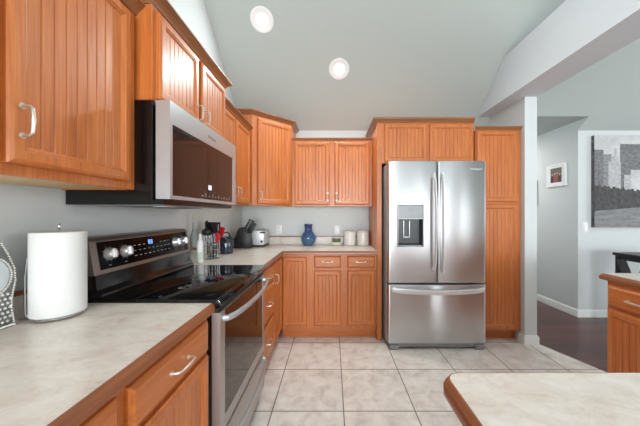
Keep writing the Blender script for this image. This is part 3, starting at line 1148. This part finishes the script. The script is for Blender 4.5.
def bowed_panel(x0, x1, z0, z1, hole=None, back=2.612):
    w = x1 - x0
    ts = [0, 0.004, 0.01, 0.018, 0.028] + [0.05 + 0.9 * k / 24 for k in range(25)] + [0.972, 0.982, 0.99, 0.996, 1]
    xs = [x0 + t * w for t in ts]
    zs = [z0, z0 + 0.003, z0 + 0.008, z1 - 0.008, z1 - 0.003, z1]
    din = {z0: 0.006, z0 + 0.003: 0.002, z1: 0.006, z1 - 0.003: 0.002}
    if hole:
        xs = sorted([x for x in xs if min(abs(x - hole[0]), abs(x - hole[1])) > 0.004] + [hole[0], hole[1]])
        zs = sorted(zs + [hole[2], hole[3]])
    mb = MB()
    Y = lambda x, z: door_y((x - x0) / w, w) + din.get(z, 0.0)
    vs = [[mb.bm.verts.new((x, Y(x, z), z)) for x in xs] for z in zs]
    for j in range(len(zs) - 1):
        for i in range(len(xs) - 1):
            if hole and hole[0] - 1e-6 <= xs[i] and xs[i + 1] <= hole[1] + 1e-6 and hole[2] - 1e-6 <= zs[j] and zs[j + 1] <= hole[3] + 1e-6:
                continue
            mb.bm.faces.new([vs[j][i], vs[j][i + 1], vs[j + 1][i + 1], vs[j + 1][i]])
    # sides and back
    bk = [[mb.bm.verts.new((x, back, z)) for x in (x0, x1)] for z in (z0, z1)]
    lf = [vs[j][0] for j in range(len(zs))]
    rt = [vs[j][-1] for j in range(len(zs))]
    mb.bm.faces.new(lf + [bk[1][0], bk[0][0]])
    mb.bm.faces.new(rt[::-1] + [bk[0][1], bk[1][1]])
    mb.bm.faces.new(vs[0][::-1] + [bk[0][0], bk[0][1]])
    mb.bm.faces.new(vs[-1] + [bk[1][1], bk[1][0]])
    mb.bm.faces.new([bk[0][0], bk[1][0], bk[1][1], bk[0][1]])
    return mb


DX = (0.611, 0.839, 0.968, 1.222)
ld = part('door', bowed_panel(0.518, 0.974, 0.624, 1.766, DX).shift(sh), 'steel', fr_, 'left door with the dispenser')
rd = part('door', bowed_panel(0.981, 1.432, 0.624, 1.766).shift(sh), 'steel', fr_, 'plain right door')
fd = part('freezer_drawer', bowed_panel(0.518, 1.432, 0.060, 0.608).shift(sh), 'steel', fr_)
# dispenser recess and its control strip
mb = MB()
x0, x1, z0, z1 = DX
mb.faces_from([(x0, 2.532, z0), (x1, 2.532, z0), (x1, 2.532, z1), (x0, 2.532, z1), (x0 + 0.012, 2.605, z0 + 0.02), (x1 - 0.012, 2.605, z0 + 0.02), (x1 - 0.012, 2.605, z1), (x0 + 0.012, 2.605, z1)],
              [(0, 1, 5, 4), (1, 2, 6, 5), (2, 3, 7, 6), (3, 0, 4, 7), (4, 5, 6, 7)])
ds = part('dispenser_recess', mb.shift(sh), 'recess', ld, 'dark dispenser recess')
mb = MB()
mb.tube([(x0 - 0.004, 2.530, z0 - 0.004), (x1 + 0.004, 2.528, z0 - 0.004), (x1 + 0.004, 2.528, 1.352), (x0 - 0.004, 2.530, 1.352)], 0.005, 8, cyc=True)
mb.box(0.672, 0.731, 2.585, 2.592, 1.045, 1.055).box(0.672, 0.677, 2.58, 2.592, 1.045, 1.205).box(0.726, 0.731, 2.58, 2.592, 1.045, 1.205)
mb.box(x0 + 0.005, x1 - 0.005, 2.536, 2.60, z0 + 0.004, z0 + 0.010)
part('dispenser_trim', mb.shift(sh), 'light_grey', ld)
mb = MB().box(x0, x1, 2.527, 2.545, 1.226, 1.350, 0.003, 1)
part('dispenser_panel', mb.shift(sh), 'panel_silver', ld, 'pale glossy control strip')
mb = MB().box(0.705, 0.745, 2.5262, 2.5272, 1.300, 1.318)
for i in range(5):
    mb.box(0.630 + i * 0.042, 0.650 + i * 0.042, 2.5262, 2.5272, 1.245, 1.252)
part('dispenser_display', mb.shift(sh), 'mid_grey', ld)


def v_handle(x, lean):
    pts = []
    n = 18
    za, zb_ = 0.745, 1.635
    pts.append((x, FY + 0.0, za + 0.012))
    for k in range(n + 1):
        t = k / n
        s = math.sin(PI * t) ** 0.5
        pts.append((x + lean * s * 0.006, FY - 0.03 - 0.03 * s, za + (zb_ - za) * t))
    pts.append((x, FY + 0.0, zb_ - 0.012))
    return MB().tube(pts, 0.023, 16, ry=0.011, up=(0, -1, 0))


part('handle', v_handle(0.936, 1).shift(sh), 'handle_steel', ld)
part('handle', v_handle(1.017, -1).shift(sh), 'handle_steel', rd)
pts = [(0.568, FY, 0.562)]
for k in range(21):
    t = k / 20
    s = math.sin(PI * t) ** 0.6
    pts.append((0.562 + 0.835 * t, FY - 0.025 - 0.03 * s, 0.570 - 0.022 * s))
pts.append((1.391, FY, 0.562))
part('handle', MB().tube(pts, 0.024, 16, ry=0.011, up=(0, -1, 0)).shift(sh), 'handle_steel', fd)
part('base_grille', MB().box(0.535, 1.42, 2.552, 2.62, 0.024, 0.066).shift(sh), 'mid_grey', fr_)
for x in (0.535, 1.33):
    part('foot', MB().box(x, x + 0.085, 2.535, 2.66, 0.0, 0.045, 0.006, 2).shift(sh), 'mid_grey', fr_)
for x in (0.56, 1.31):
    part('hinge_cover', MB().box(x, x + 0.09, 2.62, 2.74, 1.742, 1.768, 0.008, 2).shift(sh), 'dark_grey', fr_)
text_part('logo', 'Whirlpool', 0.026, 'logo_grey', rd, Vector((1.335, door_y(0.784, 0.45) - 0.0014, 1.688)) + Vector(sh), Matrix(((1, 0, 0), (0, 0, -1), (0, 1, 0))))

# ------------------------------------------------------------------ ceiling downlights
dn = Vector((0, -SL, -1)).normalized()


def downlight(x, y, label, watts=45):
    t = thing('recessed_downlight', label, 'ceiling light', (x, y, zc(y)), 0, 'recessed lights in the sloped ceiling')
    t.rotation_euler = (R(0) - math.atan(SL), 0, 0)
    n = 40
    part('trim_ring', MB().loops([[(r * math.cos(2 * PI * k / n), r * math.sin(2 * PI * k / n), z) for k in range(n)] for r, z in
                                  ((0.105, 0.0), (0.105, -0.004), (0.098, -0.007), (0.090, -0.007), (0.080, -0.0035), (0.062, -0.002), (0.049, -0.001))]), 'white_trim', t)
    part('lamp_lens', MB().lathe([(0.052, -0.001), (0.050, -0.004), (0.03, -0.010), (0.0, -0.012)], (0, 0, 0), 32), 'lamp', t, 'glowing lamp lens')
    l = bpy.data.lights.new('downlight_lamp', 'AREA')
    l.shape = 'DISK'
    l.size = 0.095
    l.energy = watts
    l.color = (0.95, 1.0, 0.98)
    o = bpy.data.objects.new('downlight_lamp', l)
    o.location = tuple(Vector((x, y, zc(y))) + dn * 0.0095)
    o.rotation_euler = dn.to_track_quat('-Z', 'Y').to_euler()
    COL.objects.link(o)
    return t


downlight(-0.635, 2.468, 'round recessed ceiling light nearer the left wall', 8)
downlight(0.072, 2.795, 'round recessed ceiling light nearer the back wall, above the two-door wall cabinet', 42)

downlight(0.0, 1.15, 'added unseen fill downlight over the range, high in the vault', 38)  # unseen lamp added to lift the floor and counters
downlight(0.95, 1.3, 'added unseen fill downlight over the peninsula, high in the vault', 26)  # second added lamp out of view, fill from above
hl = bpy.data.lights.new('hall_lamp', 'AREA')
hl.shape = 'DISK'
hl.size = 0.35
hl.energy = 24
hl.color = (1.0, 0.96, 0.91)
ho = bpy.data.objects.new('hall_lamp', hl)
ho.location = (2.45, 4.6, 2.40)
COL.objects.link(ho)

# ------------------------------------------------------------------ counter items, near left
# paper towel
hx, hy = -0.988, 0.985
ph = thing('paper_towel_holder', 'chrome wire holder standing under the paper towel roll', 'paper towel holder', (hx, hy, ZT))
mb = MB()
ring = [(0.072 * math.cos(2 * PI * k / 32), 0.072 * math.sin(2 * PI * k / 32), 0.008) for k in range(32)]
mb.tube(ring, 0.003, 8, cyc=True)
mb.tube([(-0.072, 0, 0.008), (0.072, 0, 0.008)], 0.0025, 8).tube([(0, -0.072, 0.008), (0, 0.072, 0.008)], 0.0025, 8)
part('base_ring', mb, 'chrome', ph)
for k in range(4):
    a = PI / 4 + k * PI / 2
    part('foot', MB().sphere((0.068 * math.cos(a), 0.068 * math.sin(a), 0.0045), 0.0045), 'chrome', ph)
part('post', MB().tube([(0, 0, 0.008), (0, 0, 0.312)], 0.004, 10), 'chrome', ph)
lp = [(0.0, 0.010 * math.cos(2 * PI * k / 20), 0.322 + 0.010 * math.sin(2 * PI * k / 20)) for k in range(20)]
part('finger_loop', MB().tube(lp, 0.003, 8, cyc=True).xform(Matrix.Rotation(R(45), 4, 'Z')), 'chrome', ph)
ca, sa = math.cos(R(222)), math.sin(R(222))
arm = [(0.072 * ca, 0.072 * sa, 0.008), (0.083 * ca, 0.083 * sa, 0.02), (0.084 * ca, 0.084 * sa, 0.15), (0.080 * ca, 0.080 * sa, 0.20), (0.0795 * ca, 0.0795 * sa, 0.215)]
part('tension_arm', MB().tube(arm, 0.003, 8), 'chrome', ph)
mb = MB()
n = 48
prof = [(0.020, 0.0), (0.074, 0.0), (0.0765, 0.003), (0.0765, 0.288), (0.074, 0.291), (0.020, 0.291)]
lps = [[(r * math.cos(2 * PI * k / n), r * math.sin(2 * PI * k / n), z) for k in range(n)] for r, z in prof]
lps.append(lps[0])
mb.loops(lps)
solo('paper_towel_roll', mb, 'paper', 'full white paper towel roll standing upright beside the range', 'paper towels', (hx, hy, ZT + 0.0125))

# jewelled ornament, plate parallel to the wall
oy = 0.823
L = (-1.058, oy, ZT)
od_ = thing('ornament', 'rhinestone-trimmed mirrored ornament at the extreme left by the wall', 'ornament', L)
half = [(0.078, 0.0), (0.075, 0.012), (0.069, 0.05), (0.068, 0.085), (0.073, 0.115), (0.079, 0.145), (0.076, 0.186), (0.058, 0.236), (0.040, 0.272), (0.027, 0.298), (0.021, 0.318), (0.020, 0.335), (0.026, 0.348)]
outl = [(w, z) for w, z in half] + [(-w, z) for w, z in reversed(half)]
part('plate', MB().prism(outl, 0, -0.012, 0.012, 0.002), 'mosaic', od_)
mb = MB()
for s in (1, -1):
    for k in range(len(half) - 1):
        (a0, b0), (a1, b1) = half[k], half[k + 1]
        m = max(1, round(math.hypot(a1 - a0, b1 - b0) / 0.0085))
        for i in range(m):
            t = i / m
            mb.sphere((0.012, s * (a0 + (a1 - a0) * t - 0.004), b0 + (b1 - b0) * t + 0.003), 0.0042, sub=1)
for k in range(29):
    mb.sphere((0.012, -0.072 + 0.144 * k / 28, 0.006), 0.0042, sub=1)
part('rhinestone_trim', mb, 'stone', od_, 'row of clear rhinestones')
mb = MB()
for k in range(52):
    a = 2 * PI * k / 52
    mb.sphere((0.012, 0.064 * math.cos(a), 0.170 + 0.064 * math.sin(a)), 0.0045, sub=1)
part('mirror_trim', mb, 'stone', od_, 'ring of clear rhinestones')
mb = MB()
for i in range(9):
    for j in range(7):
        y, z = -0.060 + i * 0.0142 + (j % 2) * 0.007, 0.022 + j * 0.0145
        if math.hypot(y, z - 0.170) > 0.072 and abs(y) < 0.062:
            mb.sphere((0.012, y, z), 0.0058, 0.8, 1, 1, sub=1)
part('crystal_rows', mb, 'stone', od_)
lp = [[(0.0125, r * math.cos(2 * PI * k / 40), 0.170 + r * math.sin(2 * PI * k / 40)) for k in range(40)] for r in (0.060,)]
lp.append([(0.0145, 0.055 * math.cos(2 * PI * k / 40), 0.170 + 0.055 * math.sin(2 * PI * k / 40)) for k in range(40)])
part('round_mirror', MB().loops(lp, cap0=True, cap1=True), 'mirror', od_, 'round mirror set in the plate')

# ------------------------------------------------------------------ counter items, far left corner
# oil bottle
t = thing('oil_bottle', 'tall clear glass bottle with a cork stopper, closest to the range', 'bottle', (-1.052, 2.075, ZT))
part('glass', MB().lathe([(0.026, 0), (0.029, 0.004), (0.029, 0.16), (0.026, 0.19), (0.014, 0.235), (0.011, 0.26), (0.011, 0.32), (0.0135, 0.322), (0.0135, 0.332), (0.0, 0.332)], n=28), 'clear_glass', t)
part('stopper', MB().lathe([(0.009, 0.328), (0.011, 0.336), (0.011, 0.352), (0.006, 0.362), (0.0, 0.364)], n=20), 'cork', t)
# dish soap
t = thing('soap_bottle', 'white bottle with a green label in front of the utensil basket', 'bottle', (-0.992, 2.045, ZT))
part('bottle_body', MB().lathe([(0.027, 0), (0.031, 0.006), (0.031, 0.05), (0.027, 0.09), (0.030, 0.135), (0.020, 0.165), (0.010, 0.178), (0.0, 0.178)], n=28).xform(Matrix.Diagonal((0.75, 1.0, 1, 1))), 'white_plastic', t)
part('label', MB().lathe([(0.0305, 0.03), (0.0315, 0.031), (0.0315, 0.048), (0.0285, 0.08), (0.0275, 0.081)], n=28).xform(Matrix.Diagonal((0.76, 1.01, 1, 1))), 'green_label', t, 'green printed label')
part('cap', MB().lathe([(0.011, 0.176), (0.012, 0.18), (0.011, 0.205), (0.006, 0.222), (0.0, 0.222)], n=20), 'white_plastic', t)

# utensil basket
bx, by = -0.985, 2.235
t = thing('utensil_basket', 'chrome wire basket holding the cooking utensils', 'utensil holder', (bx, by, ZT))
mb = MB()
rb = 0.057
for z in (0.003, 0.04, 0.08, 0.12, 0.16, 0.197):
    mb.tube([(rb * math.cos(2 * PI * k / 32), rb * math.sin(2 * PI * k / 32), z) for k in range(32)], 0.0022, 6, cyc=True)
for k in range(16):
    a = 2 * PI * k / 16
    mb.tube([(rb * math.cos(a), rb * math.sin(a), 0.003), (rb * math.cos(a), rb * math.sin(a), 0.197)], 0.0018, 6)
part('wire_cage', mb, 'wire', t)
part('base_disc', MB().lathe([(0.056, 0.001), (0.056, 0.004)], n=32), 'wire', t)


def utensil(name, label, head, mat, foot, tip, cat='utensil', group=None, roll=0.0):
    """straight handle from foot to tip (basket frame), head built along +z at the tip"""
    f, p = Vector(foot), Vector(tip)
    d = (p - f).normalized()
    L_ = (p - f).length
    q = d.to_track_quat('Z', 'Y').to_matrix().to_4x4() @ Matrix.Rotation(roll, 4, 'Z')
    o = thing(name, label, cat, (bx + f.x, by + f.y, ZT + f.z), 0, group)
    o.rotation_mode = 'XYZ'
    o.rotation_euler = q.to_euler()
    part('shaft', MB().tube([(0, 0, 0), (0, 0, L_ * 0.5), (0, 0, L_)], [0.0085, 0.0075, 0.0055], 10), 'black_plastic', o)
    mb = MB()
    if head == 'spoon':
        mb.sphere((0, 0, L_ + 0.035), 0.044, 0.95, 0.3, 1.05)
    elif head == 'spatula':
        mb.prism([(-0.02, L_ - 0.005), (0.02, L_ - 0.005), (0.042, L_ + 0.02), (0.044, L_ + 0.085), (-0.044, L_ + 0.085), (-0.042, L_ + 0.02)], 1, -0.002, 0.002, 0.001)
    elif head == 'slotted':
        for x in (-0.03, -0.011, 0.011, 0.03):
            mb.box(x - 0.0055, x + 0.0055, -0.002, 0.002, L_ + 0.01, L_ + 0.075)
        mb.box(-0.036, 0.036, -0.002, 0.002, L_ - 0.003, L_ + 0.012).box(-0.036, 0.036, -0.002, 0.002, L_ + 0.073, L_ + 0.088)
    else:
        mb.sphere((0, 0.018, L_ + 0.012), 0.046, 1, 0.85, 0.8)
    part('head', mb, mat, o)
    return o


def ring_pose(deg, z, r0=0.024, r1=0.052):
    c_, s_ = math.cos(R(deg)), math.sin(R(deg))
    return (r0 * c_, r0 * s_, 0.008), (r1 * c_, r1 * s_, z)


utensil('ladle', 'black ladle in the basket, bowl leaning over the soap bottle', 'ladle', 'black_plastic', *ring_pose(215, 0.205), roll=0.4)
utensil('serving_spoon', 'black serving spoon at the wall side of the utensil basket', 'spoon', 'black_plastic', *ring_pose(155, 0.235), roll=0.5)
utensil('slotted_turner', 'black slotted turner on the far side of the utensil basket', 'slotted', 'black_plastic', *ring_pose(85, 0.210), roll=0.1)
utensil('turner', 'black solid turner in the middle of the utensil basket', 'spatula', 'black_plastic', (0.0, 0.0, 0.008), (0.002, 0.002, 0.215), roll=0.4)
utensil('spatula', 'red-headed silicone spatula leaning out of the utensil basket towards the blue jar', 'spatula', 'red', *ring_pose(22, 0.175, 0.022, 0.060), roll=0.5)
utensil('spoon', 'small red-headed spoon low at the front of the utensil basket', 'spoon', 'red', *ring_pose(335, 0.140, 0.026, 0.046), roll=1.3)

# dark blue jar with a loop lid
t = thing('jar', 'dark blue lidded jar with a loop handle, between basket and knife block', 'jar', (-0.985, 2.53, ZT))
part('jar_body', MB().lathe([(0.055, 0), (0.064, 0.006), (0.066, 0.03), (0.066, 0.10), (0.060, 0.128), (0.050, 0.138), (0.0, 0.138)], n=36), 'navy_glass', t)
mb = MB()
for z in (0.022, 0.062, 0.105):
    mb.tube([(0.0662 * math.cos(2 * PI * k / 36), 0.0662 * math.sin(2 * PI * k / 36), z) for k in range(36)], 0.002, 6, cyc=True)
part('ribs', mb, 'navy_glass', t)
part('lid', MB().lathe([(0.050, 0.138), (0.055, 0.141), (0.055, 0.152), (0.042, 0.160), (0.0, 0.162)], n=36), 'navy_glass', t)
part('lid_handle', MB().tube([(-0.032, 0, 0.154), (-0.033, 0, 0.172), (-0.022, 0, 0.190), (0, 0, 0.196), (0.022, 0, 0.190), (0.033, 0, 0.172), (0.032, 0, 0.154)], 0.007, 10, up=(0, 1, 0)).xform(Matrix.Rotation(R(35), 4, 'Z')), 'navy_glass', t)

# knife block
kx, ky = -0.965, 2.955
t = thing('knife_block', 'black wooden knife block tilted in the corner beside the toaster', 'knife block', (kx, ky, ZT))
part('block', MB().prism([(-0.105, 0.0), (0.095, 0.0), (0.080, 0.145), (0.0, 0.225), (-0.035, 0.212), (-0.100, 0.05)], 1, -0.05, 0.05, 0.003), 'block', t)
part('pad', MB().box(-0.1, 0.09, -0.045, 0.045, 0.0, 0.002), 'rubber', t)
kd = Vector((0.48, 0, 0.88)).normalized()
nrm = Vector((0.707, 0, 0.707))


def knife(s, y, ln, label, steel_=False):
    p = Vector((0.080 + (0.0 - 0.080) * s, y, 0.145 + 0.08 * s))
    o = thing('kitchen_knife', label, 'knife', (kx + p.x, ky + p.y, ZT + p.z), 0, None if steel_ else 'knives in the black block')
    o.rotation_euler = kd.to_track_quat('Z', 'Y').to_euler()
    part('handle', MB().box(-0.0065, 0.0065, -0.010, 0.010, 0.006, ln, 0.003, 2), 'nickel' if steel_ else 'black_plastic', o)
    part('bolster', MB().box(-0.0055, 0.0055, -0.009, 0.009, 0.0, 0.007), 'chrome', o)
    mb = MB()
    for z in (0.25, 0.5, 0.78):
        mb.tube([(-0.0070, 0, ln * z), (0.0070, 0, ln * z)], 0.0028, 8)
    part('rivet', mb, 'chrome', o)
    return o


for s, y, ln in ((0.10, -0.032, 0.130), (0.10, 0.02, 0.125), (0.40, -0.032, 0.140), (0.40, 0.02, 0.132), (0.68, -0.030, 0.130)):
    knife(s, y, ln, 'black-handled kitchen knife with silver rivets standing in the knife block')
knife(0.86, 0.012, 0.125, 'silver-handled sharpening steel in the knife block, nearest the left wall', True)

# toaster
t = thing('toaster', 'small silver toaster with black ends behind the knife block', 'toaster', (-0.835, 3.165, ZT))
prof = [(-0.073, 0.02), (0.073, 0.02), (0.074, 0.13), (0.066, 0.165), (0.048, 0.182), (-0.048, 0.182), (-0.066, 0.165), (-0.074, 0.13)]
part('shell', MB().prism(prof, 1, -0.115, 0.115, 0.003), 'toaster', t)
part('base', MB().box(-0.076, 0.076, -0.125, 0.125, 0.004, 0.024, 0.005, 2), 'black_plastic', t)
for y in (-0.118, 0.118):
    part('end_cap', MB().prism([(x * 0.96, z) for x, z in prof], 1, y - 0.007, y + 0.007, 0.003), 'toaster' if y < 0 else 'black_plastic', t)
for x in (-0.027, 0.027):
    part('slot', MB().box(x - 0.014, x + 0.014, -0.09, 0.09, 0.1815, 0.1835), 'black_plastic', t)
part('lever', MB().box(0.03, 0.088, -0.137, -0.122, 0.150, 0.166, 0.004, 2).box(0.055, 0.065, -0.13, -0.118, 0.152, 0.164), 'black_plastic', t)
part('dial', MB().tube([(0.05, -0.125, 0.06), (0.05, -0.136, 0.06)], 0.013, 16), 'black_plastic', t)
for x in (-0.06, 0.06):
    for y in (-0.105, 0.105):
        part('foot', MB().lathe([(0.008, 0), (0.008, 0.005)], (x, y, 0), 10), 'black_plastic', t)

# ------------------------------------------------------------------ counter items, back wall
t = thing('vase', 'translucent blue glass vase with a narrow neck', 'vase', (-0.278, 3.205, ZT))
outer = [(0.045, 0.0), (0.055, 0.004), (0.080, 0.035), (0.090, 0.075), (0.084, 0.112), (0.060, 0.148), (0.046, 0.165), (0.043, 0.195), (0.046, 0.222), (0.049, 0.238), (0.047, 0.246)]
inner = [(0.042, 0.246), (0.040, 0.222), (0.037, 0.195), (0.040, 0.168), (0.054, 0.145), (0.078, 0.110), (0.084, 0.075), (0.074, 0.038), (0.048, 0.010), (0.0, 0.010)]


def vase_mat():
    m, nt, b = newmat('blue_vase_glass')
    tc = nt.nodes.new('ShaderNodeTexCoord')
    sp = nt.nodes.new('ShaderNodeSeparateXYZ')
    nt.links.new(tc.outputs['Object'], sp.inputs[0])
    mr = nt.nodes.new('ShaderNodeMapRange')
    mr.inputs[1].default_value = 0.0
    mr.inputs[2].default_value = 0.25
    nt.links.new(sp.outputs[2], mr.inputs[0])
    cr = nt.nodes.new('ShaderNodeValToRGB')
    e = cr.color_ramp.elements
    e[0].position, e[0].color = 0.0, srgb(150, 190, 222)
    e[1].position, e[1].color = 1.0, srgb(98, 108, 178)
    e.new(0.5).color = srgb(122, 156, 210)
    nt.links.new(mr.outputs[0], cr.inputs[0])
    nt.links.new(cr.outputs[0], b.inputs['Base Color'])
    b.inputs['Roughness'].default_value = 0.06
    b.inputs['Transmission Weight'].default_value = 0.72
    b.inputs['IOR'].default_value = 1.4
    return m


M['vase'] = vase_mat()
part('glass', MB().lathe(outer + inner, n=40), 'vase', t)
part('lip', MB().tube([(0.0475 * math.cos(2 * PI * k / 40), 0.0475 * math.sin(2 * PI * k / 40), 0.243) for k in range(40)], 0.004, 8, cyc=True), 'vase', t)
part('neck_ring', MB().tube([(0.0475 * math.cos(2 * PI * k / 40), 0.0475 * math.sin(2 * PI * k / 40), 0.166) for k in range(40)], 0.003, 8, cyc=True), 'vase', t)

t = thing('candle_box', 'small square candle holder with a leafy green band, left of the canisters', 'candle holder', (0.052, 3.235, ZT))
part('holder', MB().box(-0.050, 0.050, -0.04, 0.04, 0.0, 0.035, 0.003, 2), 'candle', t)
part('leaf_band', MB().box(-0.051, 0.051, -0.041, 0.041, 0.035, 0.074, 0.002, 1), 'leaf', t, 'dark green leafy band')
part('candle', MB().lathe([(0.024, 0.074), (0.024, 0.080), (0.0, 0.081)], n=20), 'candle', t)


def canister(x, y, label, hgt, r):
    t = thing('canister', label, 'canister', (x, y, ZT), 0, 'white ceramic canisters')
    part('jar_body', MB().lathe([(r - 0.006, 0), (r, 0.005), (r + 0.001, hgt * 0.5), (r, hgt - 0.01), (r - 0.004, hgt), (0, hgt)], n=40), 'ceramic', t)
    part('lid', MB().lathe([(r - 0.006, hgt), (r + 0.001, hgt + 0.003), (r, hgt + 0.012), (r * 0.6, hgt + 0.022), (0, hgt + 0.025)], n=40), 'ceramic', t)
    part('lid_knob', MB().lathe([(0.008, hgt + 0.022), (0.009, hgt + 0.028), (0.014, hgt + 0.036), (0.010, hgt + 0.043), (0, hgt + 0.045)], n=20), 'ceramic', t)


canister(0.208, 3.215, 'white lidded canister beside the small candle holder', 0.148, 0.070)
canister(0.366, 3.215, 'white lidded canister beside the tall cabinet panel', 0.152, 0.072)


# ------------------------------------------------------------------ wall plates, pictures, console
def outlet(x, z, label):
    t = thing('power_outlet', label, 'outlet', (x, YB, z))
    part('cover_plate', MB().box(-0.035, 0.035, -0.006, 0.0, -0.057, 0.057, 0.003, 2), 'white_plastic', t)
    for dz in (-0.021, 0.021):
        s = part('socket', MB().box(-0.017, 0.017, -0.008, -0.005, dz - 0.014, dz + 0.014, 0.002, 1), 'white_plastic', t)
        mb = MB().box(-0.009, -0.0065, -0.0085, -0.0075, dz - 0.004, dz + 0.006).box(0.0065, 0.009, -0.0085, -0.0075, dz - 0.004, dz + 0.006)
        part('prong_holes', mb, 'dark_grey', s)


outlet(-0.654, 1.075, 'white power outlet between the toaster and the vase')
outlet(0.062, 1.075, 'white power outlet above the candle holder')
t = thing('light_switch', 'white light switch on the wall beside the city picture', 'light switch', (3.115, YB, 1.105))
part('cover_plate', MB().box(-0.037, 0.037, -0.006, 0.0, -0.06, 0.06, 0.003, 2), 'white_plastic', t)
part('rocker', MB().box(-0.017, 0.017, -0.010, -0.005, -0.033, 0.033, 0.002, 1), 'ceramic', t)

# city canvas
CX0, CX1, CZa, CZb = 3.192, 4.75, 1.105, 2.228
L = (CX0, YB, CZa)
t = thing('canvas_picture', 'large black and white city skyline canvas on the far right wall', 'picture', L)
W, Hh = CX1 - CX0, CZb - CZa
F = -0.042
part('canvas_wrap', MB().box(0, W, -0.04, 0.0, 0, Hh), 'cv_side', t)


def flat(name, poly, mat, k, parent=t):
    y = F - 0.0004 * k
    return part(name, MB().prism(poly, 1, y, -0.04), mat, parent)


flat('printed_sky', [(0, 0.3), (W, 0.3), (W, Hh), (0, Hh)], 'cv_sky', 0)
bl = [(0.09, 0.21, 0.89, 'cv_mid'), (0.0, 0.11, 0.945, 'cv_dark'), (0.17, 0.32, 0.80, 'cv_pale'), (0.205, 0.29, 0.87, 'cv_pale'), (0.232, 0.268, 0.965, 'cv_pale'),
      (0.31, 0.66, 1.015, 'cv_dark'), (0.36, 0.72, 0.64, 'cv_pale'), (0.44, 0.60, 0.70, 'cv_sky'), (0.70, 0.86, 0.90, 'cv_mid'), (0.88, 1.02, 0.78, 'cv_pale'), (1.0, 1.16, 0.97, 'cv_dark'), (1.18, 1.36, 0.84, 'cv_mid'), (1.38, W, 0.74, 'cv_pale')]
for k, (a, b_, hz, mt_) in enumerate(bl):
    flat('printed_tower', [(a, 0.3), (b_, 0.3), (b_, hz), (a, hz)], mt_, 1 + k % 4)
tree = []
n = 90
for k in range(n + 1):
    x = W * k / n
    tree.append((x, 0.50 - 0.07 * min(1, x / 0.6) + 0.022 * abs(math.sin(k * 0.55)) + 0.012 * math.sin(k * 1.9 + 1)))
tree = tree + [(W, 0.18), (0, 0.18)]
flat('printed_trees', tree, 'cv_tree', 6)
flat('printed_water', [(0, 0), (W, 0), (W, 0.27), (0.6, 0.25), (0, 0.20)], 'cv_water', 7)

# framed photo on the hall wall (faces -x)
t = thing('picture_frame', 'small white framed photo of a group on the hallway wall', 'picture', (3.03, 3.665, 1.64), RIGHT)
w, hh = 0.155, 0.30
mb = MB()
mb.loops([rect(-w, w, 0, hh, 0, 0.0), rect(-w, w, 0, hh, 0, -0.02), rect(-w, w, 0, hh, 0.022, -0.02), rect(-w, w, 0, hh, 0.026, -0.012)], cap0=True)
part('frame', mb, 'white_trim', t, smooth=20)
part('mat_board', MB().box(-w + 0.022, w - 0.022, -0.012, -0.004, 0.022, hh - 0.022), 'mat_board', t)
ph_ = part('photo', MB().box(-0.09, 0.09, -0.0135, -0.012, 0.055, hh - 0.052), 'photo_bg', t)
for i, (x, z, m_) in enumerate(((-0.06, 0.10, 'photo_dark'), (-0.02, 0.11, 'photo_red'), (0.02, 0.115, 'photo_red'), (0.06, 0.10, 'photo_dark'))):
    part('printed_figure', MB().prism([(x - 0.022, 0.056), (x + 0.022, 0.056), (x + 0.020, z + 0.04), (x - 0.020, z + 0.04)], 1, -0.0142, -0.0134), m_, ph_)
    part('printed_face', MB().tube([(x, -0.0143, z + 0.06), (x, -0.0134, z + 0.06)], 0.014, 14), 'photo_skin', ph_)
t = thing('picture_frame', 'grey picture mostly hidden behind the white wall end', 'picture', (3.03, 4.25, 1.40), RIGHT)
part('frame', MB().loops([rect(-0.24, 0.24, 0, 0.36, 0, 0.0), rect(-0.24, 0.24, 0, 0.36, 0, -0.02), rect(-0.24, 0.24, 0, 0.36, 0.02, -0.02), rect(-0.24, 0.24, 0, 0.36, 0.024, -0.01)], cap0=True), 'mid_grey', t)
part('photo', MB().box(-0.22, 0.22, -0.011, -0.002, 0.02, 0.34), 'cv_sky', t)

# black console table beyond the right counter
cx0, cx1, cy0, cy1, ch = 3.10, 3.48, 1.85, 2.98, 0.85
L = (cx0, cy0, 0)
t = thing('console_table', 'black console table with crossed braces behind the right-hand counter', 'table', L)
W, Dp = cx1 - cx0, cy1 - cy0
part('table_top', MB().box(-0.015, W + 0.015, -0.015, Dp + 0.015, ch - 0.03, ch, 0.003, 1), 'console', t)
part('apron', MB().box(0.01, W - 0.01, 0.01, Dp - 0.01, ch - 0.075, ch - 0.03), 'console', t)
for x in (0, W - 0.045):
    for y in (0, Dp - 0.045):
        part('leg', MB().box(x, x + 0.045, y, y + 0.045, 0, ch - 0.03, 0.002, 1), 'console', t)
for y in (0.30, Dp - 0.345):
    part('upright', MB().box(0, 0.035, y, y + 0.035, 0.12, ch - 0.07), 'console', t)
part('shelf', MB().box(0.005, W - 0.005, 0.005, Dp - 0.005, 0.10, 0.125), 'console', t)
for a, b_ in ((0.045, 0.30), (Dp - 0.31, Dp - 0.045)):
    part('cross_brace', MB().tube([(0.018, a, 0.13), (0.018, b_, ch - 0.075)], 0.05, 4).tube([(0.022, a, ch - 0.075), (0.022, b_, 0.13)], 0.05, 4), 'console', t)
part('back_panel', MB().box(W - 0.02, W - 0.01, 0.35, Dp - 0.36, 0.125, ch - 0.075), 'console', t)
